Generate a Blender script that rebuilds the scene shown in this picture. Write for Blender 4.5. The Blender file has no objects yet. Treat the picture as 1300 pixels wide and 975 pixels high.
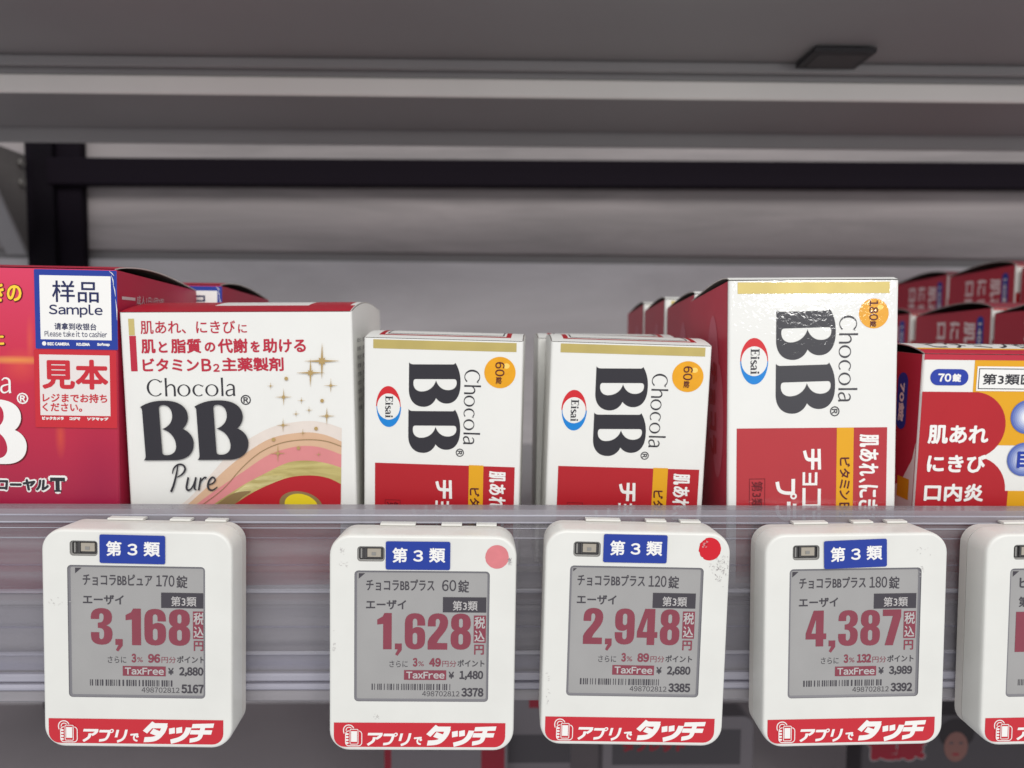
import bpy, math, random
from mathutils import Vector, Matrix
from mathutils.geometry import tessellate_polygon

random.seed(7)
MM = 0.001
R = math.radians
S = bpy.context.scene
COL = S.collection

# ------------------------------------------------------------------ camera, light, exposure
cam = bpy.data.cameras.new('camera')
cam.lens = 26.03; cam.sensor_width = 36.0
cam.clip_start = 0.01; cam.clip_end = 20
cam.dof.use_dof = True
cam.dof.focus_distance = 0.252
cam.dof.aperture_fstop = 9.5
co = bpy.data.objects.new('camera', cam); COL.objects.link(co)
_dx = (0.99972292, -0.00609529, 0.02273627)
_dy = (-0.02228645, 0.0657981, 0.99758404)
_dz = (0.00757657, 0.99781434, -0.06564402)
co.matrix_world = Matrix(((_dx[0], _dx[1], -_dx[2], 0), (_dy[0], _dy[1], -_dy[2], 0), (_dz[0], _dz[1], -_dz[2], 0), (0, 0, 0, 1)))
S.camera = co

W = bpy.data.worlds.new('World'); S.world = W; W.use_nodes = True
bg = W.node_tree.nodes['Background']
bg.inputs['Color'].default_value = (0.93, 0.95, 1.0, 1)
bg.inputs['Strength'].default_value = 0.62

def area(name, loc, target, sx, sy, power, color=(1, 1, 1)):
    l = bpy.data.lights.new(name, 'AREA'); l.shape = 'RECTANGLE'; l.size = sx; l.size_y = sy
    l.energy = power; l.color = color
    o = bpy.data.objects.new(name, l); COL.objects.link(o)
    o.location = loc
    o.rotation_euler = (Vector(target) - Vector(loc)).to_track_quat('-Z', 'Y').to_euler()
    return o
area('ceiling_light', (0.15, -1.25, 1.15), (0, 0.27, -0.08), 2.2, 0.7, 27, (1.0, 0.985, 0.95))
area('aisle_light', (0.62, -0.90, 0.172), (0.12, 0.27, 0.0), 0.18, 0.06, 1.7, (1.0, 0.98, 0.95))

S.view_settings.view_transform = 'Standard'
S.view_settings.look = 'None'
S.view_settings.exposure = 0.0
S.view_settings.gamma = 1.0
S.view_settings.use_curve_mapping = False

# ------------------------------------------------------------------ helpers
def lin(c):
    out = []
    for v in c[:3]:
        v = v / 255.0
        out.append(v / 12.92 if v <= 0.04045 else ((v + 0.055) / 1.055) ** 2.4)
    return out

MATS = {}
def mat(name, rgb, rough=0.45, spec=0.4, metal=0.0, bump=0.0, bscale=400, mottle=0.0, mscale=60, coat=0.0, coat_rough=0.1, bdist=0.0002):
    if name in MATS: return MATS[name]
    m = bpy.data.materials.new(name); m.use_nodes = True
    nt = m.node_tree; p = nt.nodes['Principled BSDF']
    c = lin(rgb)
    p.inputs['Base Color'].default_value = (*c, 1)
    p.inputs['Roughness'].default_value = rough
    p.inputs['Specular IOR Level'].default_value = spec
    p.inputs['Metallic'].default_value = metal
    p.inputs['Coat Weight'].default_value = coat
    p.inputs['Coat Roughness'].default_value = coat_rough
    tc = nt.nodes.new('ShaderNodeTexCoord')
    if mottle > 0:
        n = nt.nodes.new('ShaderNodeTexNoise'); n.inputs['Scale'].default_value = mscale; n.inputs['Detail'].default_value = 5
        nt.links.new(tc.outputs['Object'], n.inputs['Vector'])
        r = nt.nodes.new('ShaderNodeMapRange'); r.inputs['From Min'].default_value = 0.3; r.inputs['From Max'].default_value = 0.7
        r.inputs['To Min'].default_value = 1 - mottle; r.inputs['To Max'].default_value = 1.0
        nt.links.new(n.outputs['Fac'], r.inputs['Value'])
        x = nt.nodes.new('ShaderNodeMix'); x.data_type = 'RGBA'; x.blend_type = 'MULTIPLY'; x.inputs['Factor'].default_value = 1
        x.inputs[6].default_value = (*c, 1)
        nt.links.new(r.outputs['Result'], x.inputs[7])
        nt.links.new(x.outputs[2], p.inputs['Base Color'])
    if bump > 0:
        n = nt.nodes.new('ShaderNodeTexNoise'); n.inputs['Scale'].default_value = bscale; n.inputs['Detail'].default_value = 3
        nt.links.new(tc.outputs['Object'], n.inputs['Vector'])
        b = nt.nodes.new('ShaderNodeBump'); b.inputs['Strength'].default_value = bump; b.inputs['Distance'].default_value = bdist
        nt.links.new(n.outputs['Fac'], b.inputs['Height'])
        nt.links.new(b.outputs['Normal'], p.inputs['Normal'])
        nt.links.new(b.outputs['Normal'], p.inputs['Coat Normal'])
    MATS[name] = m
    return m

def mesh_obj(name, verts, faces, mats, parent=None, fm=None, smooth=False):
    me = bpy.data.meshes.new(name)
    me.from_pydata([tuple(v) for v in verts], [], faces)
    for m in mats: me.materials.append(m)
    if fm: me.polygons.foreach_set('material_index', fm)
    if smooth: me.polygons.foreach_set('use_smooth', [True] * len(me.polygons))
    me.update()
    o = bpy.data.objects.new(name, me); COL.objects.link(o)
    if parent: o.parent = parent
    return o

def tag(o, label=None, cat=None, group=None, kind=None):
    if label: o['label'] = label
    if cat: o['category'] = cat
    if group: o['group'] = group
    if kind: o['kind'] = kind
    return o

def empty(name, loc=(0, 0, 0), rot=(0, 0, 0)):
    e = bpy.data.objects.new(name, None); COL.objects.link(e)
    e.empty_display_size = 0.01
    e.location = loc; e.rotation_euler = rot
    return e

class MB:
    """collects geometry in millimetres"""
    def __init__(s): s.v = []; s.f = []; s.m = []
    def add(s, vs, fs, mi=0):
        n = len(s.v); s.v += [Vector(v) for v in vs]
        for f in fs: s.f.append(tuple(i + n for i in f)); s.m.append(mi)
    def box(s, x0, x1, y0, y1, z0, z1, mi=0, bev=0.0):
        if bev <= 0:
            vs = [(x, y, z) for z in (z0, z1) for y in (y0, y1) for x in (x0, x1)]
            s.add(vs, [(0, 2, 3, 1), (4, 5, 7, 6), (0, 1, 5, 4), (2, 6, 7, 3), (0, 4, 6, 2), (1, 3, 7, 5)], mi)
        else:
            b = bev
            prof = [(y0 + b, z0), (y1 - b, z0), (y1, z0 + b), (y1, z1 - b), (y1 - b, z1), (y0 + b, z1), (y0, z1 - b), (y0, z0 + b)]
            s.extrude_x(prof, x0, x1, mi)
    def extrude_x(s, prof, x0, x1, mi=0):
        n = len(prof)
        vs = [(x0, y, z) for y, z in prof] + [(x1, y, z) for y, z in prof]
        fs = [(i, (i + 1) % n, (i + 1) % n + n, i + n) for i in range(n)]
        s.add(vs, fs + [tuple(range(n))[::-1], tuple(range(n, 2 * n))], mi)
    def loft(s, loops, mi=0, cap0=False, cap1=False):
        n = len(loops[0]); vs = [v for l in loops for v in l]; fs = []
        for k in range(len(loops) - 1):
            for i in range(n):
                j = (i + 1) % n
                fs.append((k * n + i, k * n + j, (k + 1) * n + j, (k + 1) * n + i))
        if cap0: fs.append(tuple(range(n)))
        if cap1: fs.append(tuple(range((len(loops) - 1) * n, len(loops) * n))[::-1])
        s.add(vs, fs, mi)
    def build(s, name, mats, parent=None, smooth=False):
        if not isinstance(mats, (list, tuple)): mats = [mats]
        return mesh_obj(name, [v * MM for v in s.v], s.f, mats, parent, s.m, smooth)

def rrect(x0, y0, x1, y1, r, n=5, rb=None):
    """rounded rectangle, loop of 2D points (y up)"""
    out = []
    r = min(r, (x1 - x0) / 2, (y1 - y0) / 2)
    for cx, cy, a0 in ((x1 - r, y1 - r, 0), (x0 + r, y1 - r, 90), (x0 + r, y0 + r, 180), (x1 - r, y0 + r, 270)):
        for k in range(n + 1):
            a = R(a0 + 90 * k / n)
            out.append((cx + r * math.cos(a), cy + r * math.sin(a)))
    return out

def ellipse(cx, cy, rx, ry, n=40, a0=0, a1=360):
    full = abs(a1 - a0) >= 360
    k = n if full else n + 1
    return [(cx + rx * math.cos(R(a0 + (a1 - a0) * i / n)), cy + ry * math.sin(R(a0 + (a1 - a0) * i / n))) for i in range(k)]

def bez(pts, n=8):
    """chain of cubic segments: [p0, (c1,c2,p1), (c1,c2,p1)...]; a bare point is a straight line"""
    out = [pts[0]]; p0 = pts[0]
    for s in pts[1:]:
        if len(s) == 2 and not isinstance(s[0], tuple):
            out.append(s); p0 = s
        else:
            c1, c2, p1 = s
            for k in range(1, n + 1):
                t = k / n; u = 1 - t
                out.append(tuple(u**3 * p0[i] + 3 * u * u * t * c1[i] + 3 * u * t * t * c2[i] + t**3 * p1[i] for i in (0, 1)))
            p0 = p1
    return out

def catmull(pts, n=6):
    out = []
    P = [pts[0]] + list(pts) + [pts[-1]]
    for i in range(1, len(P) - 2):
        for k in range(n):
            t = k / n
            out.append(tuple(0.5 * ((2 * P[i][a]) + (-P[i-1][a] + P[i+1][a]) * t + (2*P[i-1][a] - 5*P[i][a] + 4*P[i+1][a] - P[i+2][a]) * t*t + (-P[i-1][a] + 3*P[i][a] - 3*P[i+1][a] + P[i+2][a]) * t**3) for a in (0, 1)))
    out.append(pts[-1])
    return out

def tri_loops(loops):
    pts = [p for l in loops for p in l]
    tris = tessellate_polygon([[Vector((x, y, 0)) for x, y in l] for l in loops])
    return pts, [tuple(t) for t in tris]

TXT = {}
def text_shape(s):
    """glyph outlines of Blender's built-in font, normalised to a 0..1 box (y up); also its aspect"""
    if s in TXT: return TXT[s]
    c = bpy.data.curves.new('tmp', 'FONT'); c.body = s; c.size = 1; c.resolution_u = 3
    o = bpy.data.objects.new('tmp', c); COL.objects.link(o)
    dg = bpy.context.evaluated_depsgraph_get()
    me = bpy.data.meshes.new_from_object(o.evaluated_get(dg))
    vs = [(v.co.x, v.co.y) for v in me.vertices]
    fs = [tuple(p.vertices) for p in me.polygons]
    bpy.data.objects.remove(o); bpy.data.curves.remove(c); bpy.data.meshes.remove(me)
    x0 = min(v[0] for v in vs); x1 = max(v[0] for v in vs); y0 = min(v[1] for v in vs); y1 = max(v[1] for v in vs)
    dx = max(x1 - x0, 1e-6); dy = max(y1 - y0, 1e-6)
    vs = [((x - x0) / dx, (y - y0) / dy) for x, y in vs]
    TXT[s] = (vs, fs)
    return TXT[s]

# --- drawn letters (y up) ---
def stroke(pts, ws):
    """variable width pen stroke -> polygon"""
    L = []; Rr = []
    n = len(pts)
    for i, p in enumerate(pts):
        a = pts[max(0, i - 1)]; b = pts[min(n - 1, i + 1)]
        d = Vector((b[0] - a[0], b[1] - a[1]))
        if d.length < 1e-9: d = Vector((1, 0))
        d.normalize(); t = i / (n - 1) * (len(ws) - 1); k = min(int(t), len(ws) - 2); w = ws[k] + (ws[k + 1] - ws[k]) * (t - k)
        L.append((p[0] - d.y * w / 2, p[1] + d.x * w / 2)); Rr.append((p[0] + d.y * w / 2, p[1] - d.x * w / 2))
    vs = L + Rr
    return {'v': vs, 'f': [(i, i + 1, n + i + 1, n + i) for i in range(n - 1)]}

def merge(polys):
    """each polygon or pen stroke gets a small index k, so overlapping ones never share a plane"""
    vs = []; fs = []
    for i, pl in enumerate(polys):
        if isinstance(pl, dict): p, t = pl['v'], pl['f']
        else: p, t = tri_loops(pl if isinstance(pl[0], list) else [pl])
        n = len(vs); vs += [(q[0], q[1], i) for q in p]; fs += [tuple(a + n for a in f) for f in t]
    return vs, fs

def norm(vf, box=None):
    vs, fs = vf
    if box: x0, x1, y0, y1 = box
    else: x0 = min(v[0] for v in vs); x1 = max(v[0] for v in vs); y0 = min(v[1] for v in vs); y1 = max(v[1] for v in vs)
    return [((v[0] - x0) / (x1 - x0), (v[1] - y0) / (y1 - y0), v[2] if len(v) > 2 else 0) for v in vs], fs

GLY = {}
def word(s_, gap=0.09):
    """Latin letters and digits in the font's sans face (full-width forms), set proportionally"""
    if s_ in GLY: return GLY[s_]
    V = []; F = []; x = 0.0
    for ch in s_:
        if ch == ' ': x += 0.26; continue
        fw = chr(ord(ch) + 0xFEE0) if 33 <= ord(ch) <= 126 else ch
        c = bpy.data.curves.new('tmp', 'FONT'); c.body = fw; c.size = 1; c.resolution_u = 3
        o = bpy.data.objects.new('tmp', c); COL.objects.link(o)
        me = bpy.data.meshes.new_from_object(o.evaluated_get(bpy.context.evaluated_depsgraph_get()))
        vs = [(v.co.x, v.co.y) for v in me.vertices]; fs = [tuple(p.vertices) for p in me.polygons]
        bpy.data.objects.remove(o); bpy.data.curves.remove(c); bpy.data.meshes.remove(me)
        x0 = min(v[0] for v in vs); x1 = max(v[0] for v in vs); n = len(V)
        if ch in ',.' : vs = [(a, b) for a, b in vs]
        V += [(a - x0 + x, b, 0) for a, b in vs]; F += [tuple(k + n for k in f) for f in fs]
        x += x1 - x0 + gap
    GLY[s_] = norm((V, F))
    return GLY[s_]

def kana(ch, T):
    """squarish heavy katakana as pen strokes in a 100 x 100 box"""
    h = T / 2; a, b = h, 100 - h
    def ln(*p): return stroke(list(p), [T] * 2)
    def cv(*p): return stroke(catmull(list(p), 5), [T] * 2)
    g = {'チ': [ln((0, b - 4), (100, b)), ln((0, 54), (100, 54)), cv((52, b), (52, 50), (46, 22), (8, a))],
         'ョ': [ln((4, b), (100, b)), ln((8, 50), (90, 50)), ln((2, a), (100, a)), ln((b, b), (b, a))],
         'コ': [ln((4, b), (100, b)), ln((0, a), (100, a)), ln((b, b), (b, a))],
         'ラ': [ln((12, b), (88, b)), ln((2, 64), (98, 64)), cv((90, 64), (84, 34), (60, 14), (20, a))],
         'プ': [ln((0, 84), (76, 84)), cv((72, 84), (70, 44), (54, 18), (14, a)), [rrect(72, 70, 104, 102, 16, 5), rrect(81, 79, 95, 93, 7, 5)]],
         'ス': [ln((8, b), (84, b)), cv((78, b), (66, 58), (40, 26), (2, a)), ln((56, 44), (94, 6))],
         'タ': [ln((36, 100), (6, 52)), ln((30, b - 2), (96, b - 2)), cv((86, b), (82, 52), (60, 20), (12, a)), ln((34, 58), (70, 44))],
         'ッ': [ln((12, 82), (20, 50)), ln((44, 86), (52, 54)), cv((88, 86), (84, 50), (64, 22), (24, 5))],
         'ア': [ln((2, b), (98, b)), cv((92, b), (84, 70), (64, 52)), cv((50, 66), (48, 34), (18, 4))],
         'リ': [ln((16, 96), (16, 36)), cv((80, 98), (80, 50), (66, 20), (32, 3))]}[ch]
    return norm(merge(g), (0, 100, 0, 100))

def fat_b():
    o = bez([(8, 0), ((22, 12), (28, 24), (28, 44)), (18, 448), ((17, 462), (13, 470), (0, 477)), ((60, 515), (130, 533), (205, 533)), (230, 533),
             ((350, 531), (427, 480), (427, 388)), ((427, 345), (405, 305), (372, 282)), ((430, 262), (468, 210), (468, 152)), ((468, 50), (390, 0), (290, 0))], 12)
    h = bez([(180, 75), ((180, 52), (194, 46), (222, 46)), ((275, 46), (308, 80), (308, 128)), ((308, 200), (262, 262), (188, 280)),
             ((240, 296), (286, 338), (286, 400)), ((286, 455), (258, 494), (210, 494)), ((184, 494), (170, 486), (170, 465))], 10)
    return norm(merge([[o, h]]))
FATB = fat_b()

def ring(cx, cy, rx, ry, wt, wn, a0=0, a1=360, n=44):
    """letter bowl whose stroke is wt thick at the sides, wn at top and bottom"""
    out = ellipse(cx, cy, rx, ry, n, a0, a1); inn = ellipse(cx, cy, rx - wt, ry - wn, n, a0, a1)
    if abs(a1 - a0) >= 360: return [out, inn]
    return out + inn[::-1]

def chocola():
    g = []
    g.append(ring(40, 46, 40, 46, 10.5, 4.4, 42, 318))                      # C
    g.append([(66, 70), (72, 78), (73.5, 84), (70.5, 84)])
    g.append(stroke([(90, 0), (90, 50), (90, 98)], [10, 8.5, 10]))          # h
    g.append(stroke(catmull([(91, 44), (102, 58), (116, 62), (127, 54), (130, 38), (130, 0)]), [4, 6, 7, 9, 9, 10]))
    g.append(ring(173, 31, 31, 32, 9.8, 4.2))                             # o
    g.append(ring(242, 31, 29, 32, 9.8, 4.2, 48, 312))                    # c
    g.append([(258, 48), (264, 52), (265, 58), (262.5, 58)])
    g.append(ring(304, 31, 31, 32, 9.8, 4.2))                             # o
    g.append(stroke([(353, 0), (353, 50), (353, 98)], [10, 8.5, 10]))       # l
    g.append(stroke(catmull([(375, 52), (386, 61), (400, 59), (407, 48), (407, 12), (409, 0)]), [4, 6, 7.5, 9.5, 9.5, 10]))   # a
    g.append(stroke(catmull([(406, 36), (390, 33), (375, 26), (372, 12), (380, 2), (394, 4), (406, 14)]), [4, 6, 7.5, 9, 7, 5, 4]))
    return norm(merge(g))
CHOC = chocola()

def script_pure():
    g = []
    g.append(stroke(catmull([(38, 118), (30, 80), (16, 30), (2, -4)]), [4, 8, 9, 10]))
    g.append(stroke(catmull([(12, 78), (20, 104), (40, 120), (60, 117), (68, 98), (54, 76), (32, 62)]), [4, 7, 8, 8, 9, 8, 4]))
    g.append(stroke(catmull([(80, 62), (74, 36), (70, 14), (76, 3), (88, 8), (100, 26), (106, 44)]), [8, 9, 9, 9, 7, 6, 5]))
    g.append(stroke(catmull([(113, 62), (107, 34), (105, 10), (113, 4)]), [8, 9, 8, 4]))
    g.append(stroke(catmull([(134, 60), (128, 30), (122, 2)]), [7, 9, 8]))
    g.append(stroke(catmull([(127, 28), (138, 48), (150, 60), (158, 57)]), [5, 6, 8, 10]))
    g.append(stroke(catmull([(166, 27), (184, 33), (195, 45), (194, 56)]), [5, 6, 7, 7]))
    g.append(stroke(catmull([(194, 56), (184, 61), (170, 46), (163, 22), (168, 6), (184, 3), (204, 17)]), [7, 8, 9, 9, 9, 7, 4]))
    return norm(merge(g))
PURE = script_pure()

def eisai_word():
    g = []
    def box(x0, x1, y0, y1): g.append([(x0, y0), (x1, y0), (x1, y1), (x0, y1)])
    box(8, 28, 0, 100); box(0, 8, 0, 7); box(0, 8, 93, 100); box(28, 64, 0, 8); box(28, 64, 92, 100); box(58, 64, 8, 28); box(58, 64, 76, 92)
    box(28, 48, 46, 55); box(45, 50, 36, 46); box(45, 50, 55, 66)
    def i_(bx): box(bx + 6, bx + 24, 0, 68); box(bx, bx + 6, 0, 7); box(bx + 24, bx + 30, 0, 7); box(bx, bx + 6, 61, 68); g.append(ellipse(bx + 15, 88, 11, 11, 16))
    i_(74); i_(218)
    g.append(stroke(catmull([(148, 54), (138, 65), (124, 62), (117, 48), (134, 36), (150, 22), (142, 5), (126, 3), (114, 16)]), [5, 8, 13, 16, 17, 16, 13, 8, 5]))
    g.append(stroke(catmull([(164, 52), (176, 65), (192, 62), (198, 46), (198, 8), (210, 4)]), [12, 8, 12, 17, 17, 5]))
    g.append(stroke(catmull([(197, 38), (180, 34), (167, 24), (167, 8), (180, 3), (196, 14)]), [4, 8, 14, 14, 8, 4]))
    return norm(merge(g))
EISAI = eisai_word()

def fat_digit(ch):
    """heavy condensed numerals, drawn in a 60 x 100 box"""
    W_ = 25
    def bar(x0, x1, y0, y1): return [(x0, y0), (x1, y0), (x1, y1), (x0, y1)]
    def st(p, w): return stroke(catmull(p, 5), w)
    if ch == '0': return [[rrect(0, 0, 62, 100, 28, 6), rrect(24, 15, 38, 85, 7, 4)]]
    if ch == '8':
        right = bez([(31, 0), ((50, 0), (62, 8), (62, 26)), (62, 34), ((62, 44), (57, 50), (50, 53)), ((57, 56), (61, 62), (61, 70)), (61, 76), ((61, 92), (50, 100), (31, 100))], 5)
        return [[right + [(62 - x, y) for x, y in right[::-1]][1:-1], rrect(25, 61, 37, 86, 6, 4), rrect(24, 14, 38, 44, 7, 4)]]
    if ch == '6':
        return [[bez([(62, 66), (38, 66), (38, 78), ((38, 88), (24, 88), (24, 78)), (24, 57), ((28, 61), (34, 62), (40, 62)), ((54, 62), (62, 54), (62, 40)), (62, 26),
                 ((62, 8), (50, 0), (31, 0)), ((12, 0), (0, 8), (0, 28)), (0, 72), ((0, 92), (12, 100), (31, 100)), ((50, 100), (62, 92), (62, 72))], 5), rrect(24, 14, 38, 46, 7, 4)]]
    if ch == '9': return [[[(62 - x, 100 - y) for x, y in l] for l in (p if isinstance(p[0], list) else [p])] for p in fat_digit('6')]
    if ch == '1': return [[(18, 0), (44, 0), (44, 100), (22, 100), (16, 90), (0, 82), (0, 68), (18, 70)]]
    if ch == '2': return [bez([(0, 0), (0, 16), (0, 22), ((4, 38), (37, 56), (37, 76)), ((37, 88), (24, 88), (24, 78)), (24, 64), (0, 64), (0, 72),
                     ((0, 92), (12, 100), (31, 100)), ((50, 100), (62, 92), (62, 74)), ((62, 50), (34, 36), (28, 18)), (60, 18), (60, 0)], 6)]
    if ch == '3': return [bez([(0, 30), (0, 24), ((0, 6), (14, 0), (31, 0)), ((50, 0), (62, 8), (62, 30)), ((62, 44), (56, 50), (44, 53)), ((56, 56), (61, 64), (61, 76)),
                     ((61, 92), (50, 100), (31, 100)), ((14, 100), (0, 94), (0, 76)), (0, 70), (24, 70), (24, 80), ((24, 88), (36, 88), (37, 79)), ((37, 66), (35, 60), (20, 60)), (20, 46),
                     ((35, 46), (38, 42), (38, 28)), ((38, 12), (24, 12), (24, 20)), (24, 34), (0, 34)], 5)]
    if ch == '4': return [[[(32, 0), (56, 0), (56, 20), (65, 20), (65, 36), (56, 36), (56, 100), (24, 100), (0, 36), (0, 20), (32, 20)], [(32, 36), (18, 36), (32, 76)]]]
    if ch == '7': return [[(8, 0), (34, 0), (58, 80), (58, 100), (0, 100), (0, 82), (32, 82)]]
    if ch == ',': return [[(0, 0), (22, 0), (22, -6), (12, -22), (2, -22), (8, -6), (0, -6)][::1] and [(0, 16), (21, 16), (21, -2), (8, -18), (1, -14), (9, 0), (0, 0)]]
DW = {'0': 62, '1': 46, '2': 62, '3': 62, '4': 65, '6': 62, '7': 58, '8': 62, '9': 62, ',': 22}
def fat_number(s):
    g = []; x = 0
    for ch in s:
        for p in fat_digit(ch):
            loops = p if isinstance(p[0], list) else [p]
            g.append([[(a + x, b) for a, b in l] for l in loops])
        x += DW[ch] + 8
    return norm(merge(g))

REG = None
class Print:
    """flat ink on a face. Art units are mapped to the face's millimetres by three corners."""
    def __init__(s, tl, tr, bl, w, vert, x0, ztop, clip=None):
        s.tl = tl; ex = (tr[0] - tl[0], tr[1] - tl[1]); ey = (bl[0] - tl[0], bl[1] - tl[1])
        det = ex[0] * ey[1] - ex[1] * ey[0]
        s.inv = (ey[1] / det, -ey[0] / det, -ex[1] / det, ex[0] / det)
        s.w = w; s.vert = vert; s.x0 = x0; s.z0 = ztop
        s.sx = w / math.hypot(*ex); s.sy = vert / math.hypot(*ey)
        s.parts = {}; s.clip = clip
    def pt(s, x, y):
        dx = x - s.tl[0]; dy = y - s.tl[1]
        return (s.x0 + s.w * (dx * s.inv[0] + dy * s.inv[1]), s.z0 - s.vert * (dx * s.inv[2] + dy * s.inv[3]))
    def _put(s, part, pts, tris, m, layer):
        P = s.parts.setdefault(part, ([], [], [], []))
        if m.name not in [q.name for q in P[3]]: P[3].append(m)
        mi = [q.name for q in P[3]].index(m.name)
        if s.clip:
            x0, x1, z0, z1 = s.clip
            for t in tris:
                poly = [pts[i][:2] for i in t]; kk = 0.05 * (pts[t[0]][2] if len(pts[t[0]]) > 2 else 0)
                for ax, lim, sg in ((0, x0, 1), (0, x1, -1), (1, z0, 1), (1, z1, -1)):
                    q = []
                    for i in range(len(poly)):
                        a = poly[i]; b = poly[(i + 1) % len(poly)]
                        ia = (a[ax] - lim) * sg >= 0; ib = (b[ax] - lim) * sg >= 0
                        if ia: q.append(a)
                        if ia != ib:
                            k = (lim - a[ax]) / (b[ax] - a[ax]); q.append((a[0] + (b[0] - a[0]) * k, a[1] + (b[1] - a[1]) * k))
                    poly = q
                    if len(poly) < 3: break
                if len(poly) >= 3:
                    n = len(P[0]); P[0].extend((a, layer + kk, b) for a, b in poly); P[1].append(tuple(range(n, n + len(poly)))); P[2].append(mi)
        else:
            n = len(P[0]); P[0].extend((p[0], layer + 0.05 * (p[2] if len(p) > 2 else 0), p[1]) for p in pts)
            for t in tris: P[1].append(tuple(i + n for i in t)); P[2].append(mi)
    def loops(s, part, loops, m, layer, c=None):
        """loops given in art units (y down), placed point by point"""
        pts, tris = tri_loops([[s.pt(x, y) for x, y in l] for l in loops])
        s._put(part, pts, tris, m, layer)
    def strokepath(s, part, st, m, layer): s._put(part, [s.pt(x, y) for x, y in st['v']], st['f'], m, layer)
    def shape(s, part, vf, box, m, layer, rot=0, bold=0.0, shear=0.0, tilt=0.0):
        x0, y0, x1, y1 = box
        x0 += bold; y0 += bold; x1 -= bold; y1 -= bold
        cx, cz = s.pt((x0 + x1) / 2, (y0 + y1) / 2)
        hw = (x1 - x0) * s.sx; hh = (y1 - y0) * s.sy
        vs, fs = vf
        base = []
        ct, stt = math.cos(R(tilt)), math.sin(R(tilt))
        for q in vs:
            u, v = q[0], q[1]
            if rot == 0: a, b = (u - 0.5) * hw + shear * (v - 0.5) * hh, (v - 0.5) * hh
            else: a, b = (v - 0.5) * hw, -(u - 0.5) * hh
            a, b = a * ct - b * stt, a * stt + b * ct
            base.append((cx + a, cz + b, q[2] if len(q) > 2 else 0))
        offs = [(0, 0)]
        if bold > 0:
            bx = bold * s.sx; bz = bold * s.sy
            offs = [(0, 0), (bx, 0), (-bx, 0), (0, bz), (0, -bz), (bx * .7, bz * .7), (-bx * .7, bz * .7), (bx * .7, -bz * .7), (-bx * .7, -bz * .7)]
        for k, (ox, oz) in enumerate(offs):
            s._put(part, [(a + ox, b + oz, k_) for a, b, k_ in base], fs, m, layer + k * 0.06)
    def text(s, part, t, box, m, layer, **k): s.shape(part, text_shape(t), box, m, layer, **k)
    def word(s, part, t, box, m, layer, **k): s.shape(part, word(t), box, m, layer, **k)
    def kana(s, part, t, box, T, m, layer, **k): s.shape(part, kana(t, T), box, m, layer, **k)
    def rect(s, part, box, m, layer, r=0, tilt=0.0):
        w_ = box[2] - box[0]; h_ = box[3] - box[1]
        n = 6 if r else 0
        lp = rrect(0, 0, w_, h_, r, 6) if r else [(0, 0), (w_, 0), (w_, h_), (0, h_)]
        vs = [(x / w_, y / h_) for x, y in lp]
        s.shape(part, (vs, [tuple(range(len(vs)))]), box, m, layer, tilt=tilt)
    def disc(s, part, cx, cy, rx, ry, m, layer, n=40):
        s.shape(part, ([((x + 1) / 2, (y + 1) / 2) for x, y in ellipse(0, 0, 1, 1, n)], [tuple(range(n))]), (cx - rx, cy - ry, cx + rx, cy + ry), m, layer)
    def frame(s, part, box, t, m, layer, r=0):
        w_ = box[2] - box[0]; h_ = box[3] - box[1]
        a = rrect(0, 0, w_, h_, max(r, .01), 5); b = rrect(t, t, w_ - t, h_ - t, max(r - t, .01), 5)
        vs, fs = merge([[a, b]])
        s.shape(part, ([(x / w_, y / h_) for x, y, _ in vs], fs), box, m, layer)
    def build(s, parent, frame_=None, under=None):
        """frame_: function (a, layer, b) mm -> local point mm. layer is outward, in units of 0.05 mm"""
        out = {}
        f = frame_ or (lambda a, l, b: (a, -l, b))
        for name, (vs, fs, fm, ms) in s.parts.items():
            o = mesh_obj(name, [Vector(f(a, 0.03 + 0.045 * l, b)) * MM for a, l, b in vs], fs, ms, parent, fm)
            out[name] = o
        return out

# ------------------------------------------------------------------ materials
WHITE = mat('carton_white', (232, 231, 226), 0.42, 0.35, bump=0.08, bscale=900, mottle=0.03)
PINK_SIDE = mat('carton_red_side', (190, 50, 70), 0.4, 0.35, mottle=0.05)
BOARD = mat('carton_board', (120, 112, 108), 0.8, 0.2)
INK = mat('ink_black', (46, 44, 50), 0.4, 0.4)
INKRED = mat('ink_red', (178, 30, 40), 0.42, 0.35, mottle=0.04)
INKCRIM = mat('ink_crimson', (184, 42, 62), 0.42, 0.35)
GOLD = mat('ink_gold', (200, 180, 108), 0.36, 0.5, metal=0.25, mottle=0.12, mscale=90)
GOLDL = mat('ink_gold_light', (205, 186, 118), 0.34, 0.5, metal=0.2)
GOLDD = mat('ink_gold_dark', (150, 124, 82), 0.36, 0.5, metal=0.25)
YEL = mat('ink_yellow', (224, 162, 26), 0.4, 0.35)
ORANGE = mat('ink_orange', (236, 166, 30), 0.4, 0.35, mottle=0.10, mscale=200)
ORANGEL = mat('ink_orange_light', (250, 210, 110), 0.4, 0.35)
INKW = mat('ink_white', (238, 236, 232), 0.42, 0.35)
BLUE = mat('ink_blue', (22, 128, 206), 0.4, 0.35)
NAVY = mat('ink_navy', (36, 60, 160), 0.4, 0.35)
NAVYD = mat('ink_navy_dark', (34, 40, 84), 0.4, 0.35)
EISR = mat('ink_logo_red', (206, 40, 48), 0.4, 0.35)
DKRED = mat('ink_dark_red', (96, 14, 26), 0.4, 0.35)
ORTEXT = mat('ink_maroon', (84, 22, 34), 0.4, 0.35)
TAN = mat('ink_tan', (216, 178, 146), 0.4, 0.35, mottle=0.06, mscale=120)
PALE = mat('ink_pale_beige', (228, 216, 206), 0.42, 0.35, mottle=0.06, mscale=200)
ROSE = mat('ink_rose', (218, 138, 138), 0.4, 0.35, mottle=0.06, mscale=120)
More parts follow.
